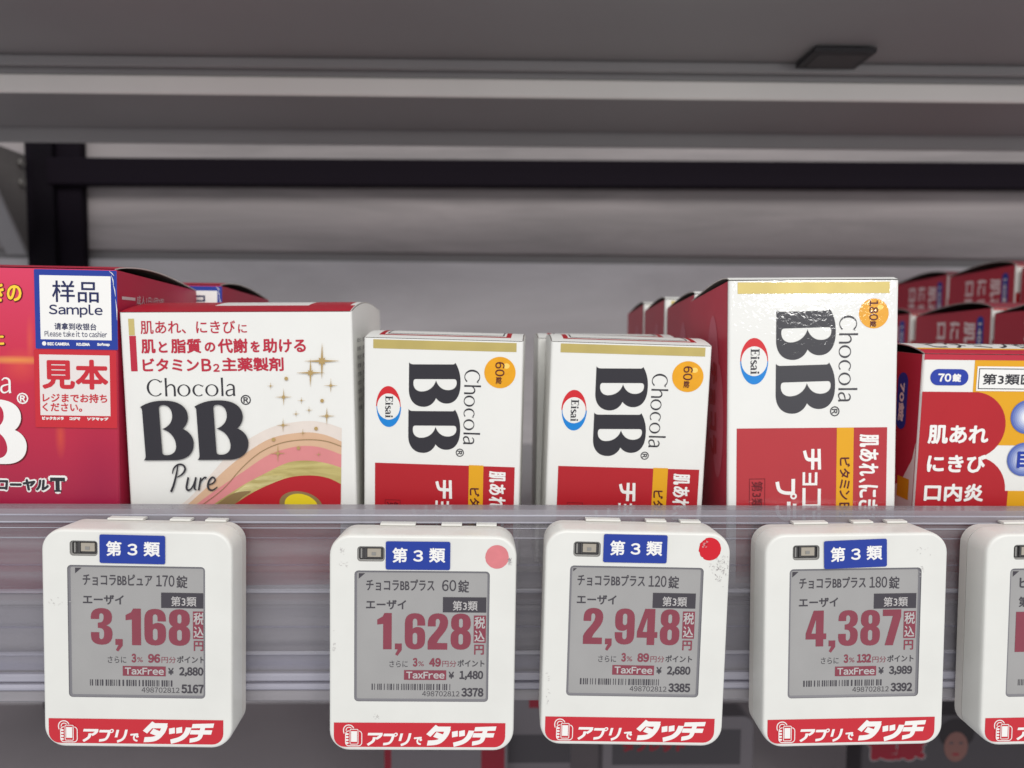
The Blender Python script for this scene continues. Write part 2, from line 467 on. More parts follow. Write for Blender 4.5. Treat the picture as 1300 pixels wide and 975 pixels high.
EGG = mat('ink_lemon', (226, 200, 36), 0.4, 0.35)
PETAL = mat('ink_pale_red', (196, 92, 108), 0.42, 0.35)
SLATE = mat('ink_slate_blue', (70, 92, 150), 0.4, 0.35)
TAGW = mat('tag_plastic', (226, 225, 219), 0.34, 0.45, bump=0.05, bscale=700, mottle=0.06, mscale=60)
TAGB = mat('tag_back_plastic', (214, 210, 204), 0.42, 0.4)
SCREEN = mat('epaper', (163, 161, 159), 0.2, 0.5, bump=0.1, bscale=2500, mottle=0.12, mscale=45, coat=0.6, coat_rough=0.12)
SCRIM = mat('screen_rim', (122, 120, 124), 0.35, 0.5)
EINK = mat('epaper_black', (66, 62, 68), 0.3, 0.5)
ERED = mat('epaper_red', (138, 62, 76), 0.3, 0.5, mottle=0.10, mscale=160)
ELIGHT = mat('epaper_light', (184, 180, 178), 0.3, 0.5)
STB = mat('sticker_blue', (32, 58, 150), 0.42, 0.4)
BANNER = mat('sticker_red', (196, 40, 52), 0.42, 0.4)
WINGREY = mat('window_grey', (140, 138, 134), 0.2, 0.5)
WINDARK = mat('window_dark', (72, 70, 70), 0.25, 0.5)
WINTAN = mat('window_sensor', (168, 160, 146), 0.3, 0.5)
SCUFF = mat('scuff_grey', (186, 182, 180), 0.6, 0.3)

# glossy lacquered white for the tallest box
def lacquer(m_):
    n = m_.copy(); n.name = m_.name + '_lacquered'
    p = n.node_tree.nodes['Principled BSDF']; nt = n.node_tree
    p.inputs['Coat Weight'].default_value = 1.0; p.inputs['Coat Roughness'].default_value = 0.05
    tc = nt.nodes.new('ShaderNodeTexCoord')
    a = nt.nodes.new('ShaderNodeTexNoise'); a.inputs['Scale'].default_value = 480; a.inputs['Detail'].default_value = 4; a.inputs['Distortion'].default_value = 1.2
    b = nt.nodes.new('ShaderNodeBump'); b.inputs['Strength'].default_value = 0.28; b.inputs['Distance'].default_value = 0.00016
    nt.links.new(tc.outputs['Object'], a.inputs['Vector']); nt.links.new(a.outputs['Fac'], b.inputs['Height'])
    nt.links.new(b.outputs['Normal'], p.inputs['Coat Normal'])
    return n
LAC = {k: lacquer(k) for k in (WHITE, INK, GOLD, ORANGE, INKRED, INKW)}

def royal_material():
    m = bpy.data.materials.new('carton_magenta_print'); m.use_nodes = True
    nt = m.node_tree; p = nt.nodes['Principled BSDF']; p.inputs['Roughness'].default_value = 0.34; p.inputs['Specular IOR Level'].default_value = 0.45
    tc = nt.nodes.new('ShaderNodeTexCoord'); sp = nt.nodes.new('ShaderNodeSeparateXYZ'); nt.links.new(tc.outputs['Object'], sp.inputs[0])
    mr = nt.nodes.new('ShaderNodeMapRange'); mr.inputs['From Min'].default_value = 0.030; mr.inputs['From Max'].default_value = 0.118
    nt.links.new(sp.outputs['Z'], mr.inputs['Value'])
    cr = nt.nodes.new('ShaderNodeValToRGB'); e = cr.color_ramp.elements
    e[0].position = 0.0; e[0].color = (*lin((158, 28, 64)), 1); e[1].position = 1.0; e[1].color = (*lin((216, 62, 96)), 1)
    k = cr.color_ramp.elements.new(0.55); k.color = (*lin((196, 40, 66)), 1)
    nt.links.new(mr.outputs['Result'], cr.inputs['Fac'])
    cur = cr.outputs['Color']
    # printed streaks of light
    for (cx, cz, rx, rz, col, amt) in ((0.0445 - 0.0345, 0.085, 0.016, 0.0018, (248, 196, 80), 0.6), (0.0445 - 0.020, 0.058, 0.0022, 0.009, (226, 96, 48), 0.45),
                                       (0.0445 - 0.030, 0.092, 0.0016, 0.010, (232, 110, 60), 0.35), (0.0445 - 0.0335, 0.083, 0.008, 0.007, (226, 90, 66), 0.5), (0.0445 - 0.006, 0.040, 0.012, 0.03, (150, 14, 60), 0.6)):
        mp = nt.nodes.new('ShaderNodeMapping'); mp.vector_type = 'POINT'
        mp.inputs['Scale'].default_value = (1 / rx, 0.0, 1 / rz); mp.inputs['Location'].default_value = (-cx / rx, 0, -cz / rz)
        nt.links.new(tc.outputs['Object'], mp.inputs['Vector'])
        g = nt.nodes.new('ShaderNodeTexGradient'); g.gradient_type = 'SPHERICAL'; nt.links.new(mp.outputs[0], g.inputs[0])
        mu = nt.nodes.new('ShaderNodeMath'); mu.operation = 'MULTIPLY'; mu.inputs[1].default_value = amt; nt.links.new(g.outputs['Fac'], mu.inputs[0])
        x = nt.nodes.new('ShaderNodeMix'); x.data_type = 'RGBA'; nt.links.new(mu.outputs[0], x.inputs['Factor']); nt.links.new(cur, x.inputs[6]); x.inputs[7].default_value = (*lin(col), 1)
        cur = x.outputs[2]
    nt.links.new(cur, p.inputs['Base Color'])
    return m
ROYAL = royal_material()

def plastic_sheet(name, rgb, opacity, rough=0.25, wav=0.0):
    m = bpy.data.materials.new(name); m.use_nodes = True
    nt = m.node_tree; p = nt.nodes['Principled BSDF']; out = nt.nodes['Material Output']
    p.inputs['Base Color'].default_value = (*lin(rgb), 1); p.inputs['Roughness'].default_value = rough
    tr = nt.nodes.new('ShaderNodeBsdfTransparent'); tr.inputs['Color'].default_value = (0.93, 0.93, 0.96, 1)
    mx = nt.nodes.new('ShaderNodeMixShader')
    tc = nt.nodes.new('ShaderNodeTexCoord'); mp = nt.nodes.new('ShaderNodeMapping'); mp.inputs['Scale'].default_value = (6, 1, 200)
    n = nt.nodes.new('ShaderNodeTexNoise'); n.inputs['Scale'].default_value = 1.0; n.inputs['Detail'].default_value = 4
    nt.links.new(tc.outputs['Object'], mp.inputs[0]); nt.links.new(mp.outputs[0], n.inputs['Vector'])
    mr = nt.nodes.new('ShaderNodeMapRange'); mr.inputs['From Min'].default_value = 0.3; mr.inputs['From Max'].default_value = 0.7
    mr.inputs['To Min'].default_value = max(0, opacity - wav); mr.inputs['To Max'].default_value = min(1, opacity + wav)  # streaky opacity also paints irregular highlights into the plastic
    nt.links.new(n.outputs['Fac'], mr.inputs['Value']); nt.links.new(mr.outputs['Result'], mx.inputs['Fac'])
    b = nt.nodes.new('ShaderNodeBump'); b.inputs['Strength'].default_value = 0.3; b.inputs['Distance'].default_value = 0.0006
    nt.links.new(n.outputs['Fac'], b.inputs['Height']); nt.links.new(b.outputs['Normal'], p.inputs['Normal'])
    nt.links.new(tr.outputs[0], mx.inputs[1]); nt.links.new(p.outputs[0], mx.inputs[2]); nt.links.new(mx.outputs[0], out.inputs['Surface'])
    return m
CLEAR = plastic_sheet('clear_rail_plastic', (164, 160, 164), 0.31, 0.15, 0.15)
CLEARR = plastic_sheet('rail_ridge_plastic', (190, 188, 194), 0.30, 0.15, 0.30)
BEAD = plastic_sheet('rail_bead_plastic', (158, 154, 160), 0.62, 0.25, 0.2)
BRIGHT = plastic_sheet('rail_glint_plastic', (206, 205, 214), 0.55, 0.12, 0.4)
MILKY = plastic_sheet('milky_rail_plastic', (160, 156, 160), 0.72, 0.35, 0.08)
METAL = mat('shelf_metal', (158, 156, 158), 0.45, 0.4, mottle=0.05, mscale=30)
METALD = mat('upper_shelf_metal', (146, 143, 143), 0.5, 0.35, mottle=0.06, mscale=12)
def streaked(name, rgb, rgb2, sc, lo=0.35, hi=0.65, rough=0.5, metal=0.0, spec=0.35, second=None):
    m = mat(name, rgb, rough, spec, metal=metal); nt = m.node_tree; p = nt.nodes['Principled BSDF']
    tc = nt.nodes.new('ShaderNodeTexCoord'); mp = nt.nodes.new('ShaderNodeMapping'); mp.inputs['Scale'].default_value = sc
    n = nt.nodes.new('ShaderNodeTexNoise'); n.inputs['Scale'].default_value = 1; n.inputs['Detail'].default_value = 6; n.inputs['Roughness'].default_value = 0.62; n.inputs['Distortion'].default_value = 0.6
    r = nt.nodes.new('ShaderNodeMapRange'); r.inputs['From Min'].default_value = lo; r.inputs['From Max'].default_value = hi
    x = nt.nodes.new('ShaderNodeMix'); x.data_type = 'RGBA'; x.inputs[6].default_value = (*lin(rgb), 1); x.inputs[7].default_value = (*lin(rgb2), 1)
    nt.links.new(tc.outputs['Object'], mp.inputs[0]); nt.links.new(mp.outputs[0], n.inputs['Vector']); nt.links.new(n.outputs['Fac'], r.inputs['Value'])
    nt.links.new(r.outputs['Result'], x.inputs['Factor']); nt.links.new(x.outputs[2], p.inputs['Base Color'])
    return m
LIPM = mat('shelf_lip_metal', (244, 239, 233), 0.42, 0.4, mottle=0.08, mscale=10)
PANEL = streaked('back_panel_shaded', (160, 152, 152), (137, 131, 131), (5, 5, 44), rough=0.55)  # upper panel: shade of the overhead shelf put into a darker colour
FOIL = streaked('gold_foil', (222, 208, 138), (168, 148, 84), (30, 1, 160), rough=0.3, metal=0.3, spec=0.5)  # pale and dark streaks in both foils paint in the metal's reflections
FOILL = streaked('gold_foil_light', (240, 230, 170), (176, 158, 92), (40, 1, 260), rough=0.3, metal=0.3, spec=0.5)
DARK = mat('dark_steel', (21, 15, 23), 0.7, 0.08)
DIM = mat('lower_panel_paint', (196, 188, 190), 0.65, 0.2, mottle=0.12, mscale=9)
BRK = mat('bracket_steel', (112, 108, 106), 0.5, 0.4, mottle=0.15, mscale=25)

# ------------------------------------------------------------------ shelving (setting and fixtures)
SHELF_Z = -95.5
# back wall panels
def simple(name, mb, m, parent=None, **k):
    o = mb.build(name, m, parent); return tag(o, **k) if k else o

bw = empty('back_wall'); tag(bw, kind='structure')
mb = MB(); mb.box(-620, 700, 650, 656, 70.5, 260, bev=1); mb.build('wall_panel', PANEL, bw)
mb = MB(); mb.box(-620, 700, 650, 656, SHELF_Z - 3, 63, bev=1); mb.build('wall_panel', streaked('back_panel_lit', (212, 208, 210), (186, 182, 184), (4, 4, 14), rough=0.5), bw)  # lower panel: paler colour paints the wall below that shade
mb = MB(); mb.box(-620, 700, 657, 660, 60, 75); mb.build('joint_backing', METALD, bw)
mb = MB(); mb.box(-620, 700, 652, 658, -620, SHELF_Z - 6); mb.build('lower_wall_panel', mat('lower_wall_paint', (214, 207, 208), 0.6, 0.2, mottle=0.14, mscale=8), bw)

post = empty('shelf_upright', (-0.372, 0.64, -0.62)); tag(post, 'black steel upright post at the left of the grey back wall', 'post')
mb = MB(); mb.box(-23, 23, 0, 9, 0, 783, bev=1); mb.build('post', DARK, post)
mb = MB(); mb.box(-14, 3, -6, -0.2, 300, 815, bev=1); mb.build('slotted_channel', mat('dark_steel_channel', (18, 14, 20), 0.7, 0.08), post)

bar = empty('cross_bar', (0, 0.632, 0.1235), (0, R(-0.42), 0)); tag(bar, 'black horizontal bar running across the grey back wall', 'bar')
mb = MB(); mb.box(-372, 690, 0, 10, 1.2, 23.5, bev=1.2); mb.build('bar', DARK, bar)

# upper shelf
up = empty('upper_shelf', (0, 0.55, 0.149)); tag(up, 'grey metal shelf overhead seen from below with pale front lip', 'shelf')
up.rotation_euler = (0, R(-0.25), 0)
mb = MB()
mb.box(-640, 760, -200, -79.6, 19, 22)                    # front deck, seen from below
mb.build('front_deck', METALD, up)
mb = MB(); mb.box(-640, 760, -86.5, -83.5, 12.6, 18.8, bev=0.8); mb.build('folded_seam', METALD, up)
mb = MB(); mb.box(-640, 760, -79.5, -77, -1.5, 9.8, bev=1.0); mb.build('front_lip', LIPM, up)
mb = MB(); mb.box(-640, 760, -79, -77.2, 10, 18.8); mb.build('lip_web', METALD, up)
mb = MB(); mb.box(-640, 760, -76.8, 0, -1.2, 0.8); mb.build('underside', METALD, up)
mb = MB(); mb.box(-640, 760, 0.2, 3, -11.5, 2, bev=0.8); mb.build('rear_lip', METALD, up)

mg = empty('shelf_magnet', (0.2015, 0.449, 0.1652)); tag(mg, 'small dark rectangular block stuck under the overhead shelf', 'block')
mb = MB(); mb.box(-18, 18, -14, 14, -0.4, 2.6, bev=.6); mb.build('block', mat('dark_rubber', (52, 50, 52), 0.6, 0.3), mg)
mb = MB(); mb.box(-14, 14, -10, 10, -.8, -.45); mb.build('base_pad', mat('dark_rubber_pad', (66, 63, 64), 0.6, 0.3), mg)

# side bracket at the left
br = empty('shelf_bracket', (-0.391, 0.6, 0.1)); tag(br, 'grey steel bracket with slanted bent edge at the far left', 'bracket')
mb = MB()
mb.extrude_x([(34, 46), (-120, 46), (-120, 44), (-24, 44), (-16, 34), (34, -34)], -3, 0)
mb.build('bracket_plate', BRK, br)
mb = MB(); e0 = (-16, 34); e1 = (34, -34)
mb.extrude_x([e0, e1, (e1[0] - 3, e1[1] - 2), (e0[0] - 3, e0[1] - 2)], -16, -.4); mb.build('bent_flange', METAL, br)
mb = MB()
for zz, yy in ((38, 26), (22, 26)):
    mb.loft([[(1 + k, yy + 3 * math.cos(R(a)), zz + 3 * math.sin(R(a))) for a in range(0, 360, 30)] for k in (0, 2.4)], cap1=True, cap0=True)
mb.build('rivet', mat('rivet_steel', (150, 146, 142), 0.4, 0.5, metal=0.5), br)

# main shelf deck
deck = empty('main_shelf', (0, 0.262, SHELF_Z * MM)); tag(deck, 'grey metal shelf deck the medicine boxes stand on', 'shelf')
mb = MB(); mb.box(-620, 700, 0, 388, -2, 0, bev=0.5); mb.build('deck', METAL, deck)
mb = MB(); mb.box(-620, 700, 0, 2, -27, -2.2, bev=0.6); mb.build('front_edge', METAL, deck)
mb = MB(); mb.box(-620, 700, 2.2, 14, -27, -25.5); mb.build('edge_return', METAL, deck)

# price rail
rail = empty('price_rail', (0, 0.2555, -0.1305)); tag(rail, 'clear plastic price rail with ridges along the shelf front', 'price rail')
def X(z): return z + 130.5
mb = MB(); mb.box(-600, 700, 0.9, 2.3, X(-122.8), X(-66.2)); mb.build('front_panel', CLEAR, rail)
mb = MB(); mb.extrude_x([(0.2, X(-66)), (2.6, X(-66)), (9.5, X(-64.2)), (9.8, X(-62.2)), (8.8, X(-61.2)), (2.2, X(-61.4)), (0.2, X(-62.6))], -600, 700); mb.build('top_bead', BEAD, rail)
for za, zb, ya in ((-63.3, -62.7, 0.05), (-65.7, -65.2, 0.0), (-67.8, -67.5, 0.5)):
    mb = MB(); mb.box(-600, 700, ya - .15, ya + .14, X(za), X(zb), bev=.1); mb.build('bead_glint', BRIGHT, rail)  # thin bright strips painted on as the bead's highlights
FAINT = plastic_sheet('rail_faint_ridge', (176, 174, 182), 0.10, 0.2, 0.10)
for zc, hh, dd, mm_ in ((-71.2, 0.3, 0.4, CLEARR), (-80.8, 0.3, 0.4, FAINT), (-90.0, 0.8, 0.9, CLEARR), (-103.0, 0.3, 0.4, FAINT), (-112.4, 0.75, 0.8, CLEARR)):
    mb = MB(); mb.box(-600, 700, 0.88 - dd, 0.88, X(zc - hh), X(zc + hh), bev=min(hh, dd) * 0.45); mb.build('ridge', mm_, rail)
mb = MB(); mb.box(-600, 700, 2.4, 3.0, X(-119.2), X(-113.4)); mb.build('inner_band', plastic_sheet('rail_band_plastic', (190, 190, 202), 0.7, 0.3, 0.1), rail)
mb = MB(); mb.box(-600, 700, 2.5, 3.2, X(-89.5), X(-84.0)); mb.build('inner_band', FAINT, rail)
mb = MB(); mb.box(-600, 700, -0.2, 2.6, X(-122.6), X(-119.8), bev=0.6); mb.box(-600, 700, -0.6, 2.6, X(-125.6), X(-123.4), bev=0.7); mb.build('lower_ridges', MATS.setdefault('rb', plastic_sheet('rail_bright_plastic', (190, 188, 200), 0.6, 0.25, 0.1)), rail)
mb = MB(); mb.box(-600, 700, 0.4, 3.2, X(-130.3), X(-125.7), bev=0.9); mb.build('lower_lip', MILKY, rail)

# ------------------------------------------------------------------ cartons
def carton(name, w, h, d, wall, lid_m, bulge=3.2, drop=3.5, peak=0.8, side=None, front_r=1.0, closed=False):
    root = empty(name)
    # body: rounded footprint tube, open at the top
    fp = rrect(-w / 2, 0, w / 2, d, front_r, 3)
    if closed:
        q = []
        for i_, a_ in enumerate(fp):
            b_ = fp[(i_ + 1) % len(fp)]; q.append(a_)
            if abs(b_[1] - a_[1]) > 5: q += [(a_[0], a_[1] + (b_[1] - a_[1]) * k_ / 12) for k_ in range(1, 12)]
        fp = q
    def top(y, o=0.0):
        if closed:
            t = max(0.0, min(1.0, y / d)); return h - 0.2 + bulge * math.sin(math.pi * t ** peak) * 0.93 - drop * t
        return h - 0.35 - drop * max(0, min(1, y / d)) - o
    mb = MB()
    mb.loft([[(x, y, 0) for x, y in fp], [(x, y, top(y)) for x, y in fp]], 0, cap0=True)
    fi = [(x * (1 - 1.0 / w), d / 2 + (y - d / 2) * (1 - 1.0 / d)) for x, y in fp]
    mb.loft([[(x, y, top(y)) for x, y in fp], [(x, y, top(y)) for x, y in fi], [(x, y, 0.6) for x, y in fi]], 1)
    body = mb.build('carton_body', [wall, BOARD], root)
    # side panels in another print
    if side:
        for sg in (-1, 1):
            mb = MB(); x = sg * (w / 2 + 0.06)
            mb.add([(x, 1.1, 0.1), (x, d - 1.1, 0.1), (x, d - 1.1, top(d - 1.1)), (x, 1.1, top(1.1))], [(0, 1, 2, 3)])
            mb.build('side_panel', side, root)
    # tuck-in lid
    def arc(t): return (0.15 + t * (d - 0.3), h + bulge * math.sin(math.pi * t ** peak) - drop * t)
    N = 18
    pts = [(0.0, h - 0.9), (0.02, h - 0.35)] + [arc(k / N) for k in range(N + 1)] + [(d - 0.1, h - drop - 3)]
    out = []
    for i, p in enumerate(pts):
        a = pts[max(0, i - 1)]; b = pts[min(len(pts) - 1, i + 1)]
        dv = Vector((b[0] - a[0], b[1] - a[1])).normalized()
        out.append((p[0] + dv.y * 0.45, p[1] - dv.x * 0.45))
    mb = MB(); n = len(pts); xw = w / 2 - 0.35
    vs = [(sx * xw, *p) for sx in (-1, 1) for p in pts] + [(sx * xw, *p) for sx in (-1, 1) for p in out]
    for i in range(2, n - 1):
        mb.f.append((i, i + n, i + n + 1, i + 1)); mb.m.append(0)
        mb.f.append((2 * n + i, 2 * n + i + 1, 3 * n + i + 1, 3 * n + i)); mb.m.append(1)
        mb.f.append((i, i + 1, 2 * n + i + 1, 2 * n + i)); mb.m.append(2)
        mb.f.append((n + i, 3 * n + i, 3 * n + i + 1, n + i + 1)); mb.m.append(2)
    mb.v = [Vector(v) for v in vs]
    lid = mb.build('lid', [lid_m, BOARD, mat('lid_cut_edge', (190, 184, 178), 0.6, 0.3)], root)
    root['_h'] = h
    def strip(part, x0, x1, t0, t1, m, lift=0.06, n_=6):
        vs = []; fs = []
        for k in range(n_ + 1):
            y, z = arc(t0 + (t1 - t0) * k / n_); vs += [(x0, y, z + lift), (x1, y, z + lift)]
        for k in range(n_): fs.append((2 * k, 2 * k + 1, 2 * k + 3, 2 * k + 2))
        return mesh_obj(part, [Vector(v) * MM for v in vs], fs, [m], lid)
    del root['_h']
    return root, body, lid, strip, arc

def place(root, xtl, ztl, y, w, h, roll=0, pitch=0, yaw=0):
    """put a box so that the upper left corner of its front stands at xtl, ztl"""
    root.rotation_euler = (R(pitch), R(roll), R(yaw))
    v = root.rotation_euler.to_matrix() @ Vector((-w / 2, 0, h))
    root.location = (Vector((xtl, y, ztl)) - v) * MM

def copy_tree(o, parent=None):
    c = o.copy(); COL.objects.link(c); c.parent = parent
    for k in ('label', 'category', 'group'):
        if k in o: c[k] = o[k]
    for ch in list(o.children): copy_tree(ch, c)
    return c

def left_side(w): return lambda a, l, b: (-w / 2 - 0.08 - l, -a, b)      # a = -(depth), grows to the front
def right_side(w): return lambda a, l, b: (w / 2 + 0.08 + l, a, b)

# ---- magenta box with the two sample stickers
w, h, d = 90, 118, 72
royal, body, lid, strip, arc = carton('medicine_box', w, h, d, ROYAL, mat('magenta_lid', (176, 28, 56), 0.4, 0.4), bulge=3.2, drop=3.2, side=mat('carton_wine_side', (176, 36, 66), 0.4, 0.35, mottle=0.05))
u = 0.0935
P = Print((440 - w / u, 35), (440, 35), (447 - w / u, 950), w, 85.4, -w / 2, h)
GT = mat('ink_yellow_text', (248, 206, 60), 0.4, 0.35)
for s_, b_ in (('き', (-30, 93, 22, 168)), ('の', (33, 103, 88, 165)), ('に', (-22, 292, 20, 333))):
    P.text('yellow_lettering', s_, (b_[0] - 3, b_[1] - 3, b_[2] + 5, b_[3] + 5), DKRED, 1, bold=4.5)
    P.text('yellow_lettering', s_, b_, GT, 2, bold=2.2)
P.shape('brand_lettering', CHOC, (-330, 424, 43, 517), INKW, 2)
P.shape('brand_lettering', FATB, (-112, 543, 102, 794), DKRED, 1)
P.shape('brand_lettering', FATB, (-118, 540, 97, 790), INKW, 2)
P.shape('brand_lettering', FATB, (-348, 540, -130, 790), INKW, 2)
P.text('brand_lettering', '®', (63, 513, 107, 557), INKW, 2, bold=1)
P.text('variant_lettering', 'ローヤル', (-24, 840, 187, 900), INKW, 1, bold=7, shear=.1)
P.text('variant_lettering', 'T', (176, 832, 250, 904), INKW, 1, bold=8)
P.text('variant_lettering', 'ローヤル', (-18, 847, 180, 893), INK, 2, bold=3, shear=.1)
P.text('variant_lettering', 'T', (184, 840, 241, 896), INK, 2, bold=4)
P.rect('variant_lettering', (184, 840, 190, 858), INK, 2.6); P.rect('variant_lettering', (235, 840, 241, 858), INK, 2.6); P.rect('variant_lettering', (199, 889, 227, 896), INK, 2.6)
# stickers
P.rect('sample_sticker', (137, 42, 447, 343), STB, 4, r=4)
P.rect('sample_sticker', (157, 64, 424, 307), INKW, 5)
P.text('sample_sticker', '样品', (203, 83, 378, 165), NAVYD, 6, bold=.8)
P.word('sample_sticker', 'Sample', (190, 172, 392, 222), NAVYD, 6, bold=.9)
P.text('sample_sticker', '请拿到收银台', (210, 243, 368, 270), NAVYD, 6, bold=.5)
P.word('sample_sticker', 'Please take it to cashier', (173, 274, 408, 296), NAVYD, 6, bold=.2)
P.disc('sample_sticker', 171, 323, 8, 8, INKW, 6); P.word('sample_sticker', 'BIC CAMERA', (183, 318, 266, 330), INKW, 6, bold=1)
P.word('sample_sticker', 'KOJIMA', (292, 318, 343, 330), INKW, 6, bold=1); P.word('sample_sticker', 'Sofmap', (370, 317, 418, 331), INKW, 6, bold=1)
for xa, ya, xb, yb in ((426, 60, 434, 96), (432, 92, 441, 140), (441, 150, 446, 230), (418, 44, 436, 62)):
    P.strokepath('sample_sticker', stroke([(xa, ya), ((xa + xb) / 2 + 2, (ya + yb) / 2), (xb, yb)], [.8, 3.2, .8]), INKW, 6.5)
P.rect('notice_sticker', (133, 347, 443, 645), BANNER, 8, r=4)
P.rect('notice_sticker', (153, 365, 418, 598), mat('sticker_white', (226, 218, 214), .45, .35), 9)
P.text('notice_sticker', '見本', (162, 382, 412, 497), BANNER, 10, bold=4)
P.text('notice_sticker', 'レジまでお持ち', (163, 513, 407, 548), BANNER, 10, bold=1)
P.text('notice_sticker', 'ください。', (162, 550, 312, 583), BANNER, 10, bold=1)
P.text('notice_sticker', 'ビックカメラ', (160, 603, 242, 616), INKW, 10, bold=1.2); P.text('notice_sticker', 'コジマ', (263, 603, 305, 616), INKW, 10, bold=1.2); P.text('notice_sticker', 'ソフマップ', (330, 603, 411, 616), INKW, 10, bold=1.2)
P.build(royal)
ps = Print((0, 0), (100, 0), (0, 100), 100, 100, 0, h)
ps.rect('side_lettering', (4, 9.5, 14, 10.6), mat('ink_grey_white', (200, 190, 190), .5, .3), 1)
ps.text('side_lettering', '成人1日1回2錠', (15, 8.6, 38, 12), mat('ink_grey_white', (200, 190, 190)), 1)
ps.build(royal, right_side(w))
place(royal, -225.0, 23.4, 268, w, h, 0.6)
tag(royal, 'magenta box with blue sample sticker above a red notice sticker, at the left edge', 'medicine box', 'boxes displayed on the shelf')
r2 = copy_tree(royal)
for ch in list(r2.children):
    if ch.name.startswith('notice'): bpy.data.objects.remove(ch)
place(r2, -215.6, 22.4, 343.5, w, h, 0.3)
tag(r2, 'magenta box standing behind the one with the red notice sticker, mostly hidden', 'medicine box', 'boxes displayed on the shelf')

# ---- white box with sparkles and rainbow
w, h, d = 82.6, 103, 66
LIDRED = mat('lid_red', (176, 30, 48), 0.4, 0.4)
pure, body, lid, strip, arc = carton('medicine_box', w, h, d, WHITE, WHITE, bulge=3.5, drop=0.0, peak=0.85, closed=True)
strip('lid_print', -w / 2 + 0.4, w / 2 - 0.6, 0.0, 0.16, LIDRED, 0.03)
strip('lid_print', -w / 2 + 0.4, -w / 2 + 30, 0.16, 0.7, LIDRED, 0.03)
strip('lid_print', w / 2 - 18, w / 2 - 2.5, 0.16, 0.7, LIDRED, 0.03)
P = Print((40, 90), (1030, 90), (72, 915), w, 70.0, -w / 2, h, clip=(-w / 2 + .3, w / 2 - .3, 2, h - .3))
P.rect('accent_bar', (80, 118, 105, 188), GOLDL, 1); P.rect('accent_bar', (85, 190, 113, 340), INKCRIM, 1)
P.text('claim_lettering', '肌あれ、にきび', (130, 127, 533, 183), INKCRIM, 1, bold=.8)
P.text('claim_lettering', 'に', (545, 143, 583, 180), INKCRIM, 1, bold=.8)
P.text('claim_lettering', '肌', (132, 205, 193, 265), INKCRIM, 1, bold=2); P.text('claim_lettering', 'と', (206, 214, 244, 262), INKCRIM, 1, bold=2)
P.text('claim_lettering', '脂質', (258, 203, 388, 265), INKCRIM, 1, bold=2); P.text('claim_lettering', 'の', (402, 218, 448, 260), INKCRIM, 1, bold=2)
P.text('claim_lettering', '代謝', (458, 203, 586, 265), INKCRIM, 1, bold=2); P.text('claim_lettering', 'を', (598, 214, 638, 262), INKCRIM, 1, bold=2)
P.text('claim_lettering', '助ける', (650, 203, 835, 265), INKCRIM, 1, bold=2)
P.text('claim_lettering', 'ビタミン', (137, 285, 378, 342), INKCRIM, 1, bold=2); P.word('claim_lettering', 'B', (388, 288, 430, 342), INKCRIM, 1, bold=2)
P.word('claim_lettering', '2', (438, 310, 466, 344), INKCRIM, 1, bold=1.5); P.text('claim_lettering', '主薬製剤', (475, 283, 740, 343), INKCRIM, 1, bold=2)
P.shape('brand_lettering', CHOC, (153, 369, 532, 449), INK, 1)
P.shape('brand_lettering', FATB, (130, 465, 353, 722), INK, 15); P.shape('brand_lettering', FATB, (362, 465, 589, 722), INK, 15)
P.text('brand_lettering', '®', (555, 443, 600, 487), INK, 1, bold=.8)
P.shape('variant_lettering', PURE, (248, 736, 456, 862), INK, 15)
def curve(pts):
    return catmull(pts, 5)
BOT = 1300
def under(part, pts, m, layer):
    c = curve(pts); P.loops(part, [[(c[0][0], BOT)] + c + [(c[-1][0], BOT)]], m, layer)
under('rainbow_print', [(280, 930), (340, 880), (440, 770), (520, 680), (600, 628), (700, 580), (830, 558), (920, 566), (993, 590)], PALE, 1)
under('rainbow_print', [(310, 930), (400, 850), (500, 757), (600, 680), (700, 627), (830, 607), (920, 618), (993, 648)], TAN, 2)
under('rainbow_print', [(345, 930), (440, 860), (560, 780), (680, 702), (800, 668), (900, 672), (993, 705)], ROSE, 3)
under('rainbow_print', [(420, 930), (560, 838), (650, 790), (760, 738), (850, 730), (930, 742), (993, 762)], FOIL, 4)
P.loops('rainbow_print', [curve([(560, 845), (640, 800), (740, 796), (690, 830), (600, 858), (500, 905), (480, 905)])], FOILL, 5)
P.loops('rainbow_print', [curve([(430, 935), (520, 872), (600, 862), (560, 890), (520, 935)])], GOLDD, 5.5)
under('rainbow_print', [(505, 935), (600, 872), (700, 825), (780, 800), (870, 795), (940, 808), (993, 834)], INKRED, 7)
P.strokepath('rainbow_print', stroke(curve([(385, 922), (480, 850), (560, 760), (640, 692), (730, 652), (830, 638), (920, 644), (993, 668)]), [2.6, 2.6]), GOLDD, 8)
P.loops('rainbow_print', [[(820 + 90 * math.cos(a) - 30 * math.sin(a), 925 - 62 * math.sin(a) - 6 * math.cos(a)) for a in [k * 2 * math.pi / 40 for k in range(40)]]], GOLDD, 9)
P.loops('rainbow_print', [[(822 + 70 * math.cos(a) - 24 * math.sin(a), 928 - 54 * math.sin(a) - 5 * math.cos(a)) for a in [k * 2 * math.pi / 40 for k in range(40)]]], EGG, 10)
STARG = mat('ink_star_gold', (188, 158, 102), .34, .5, metal=.25)
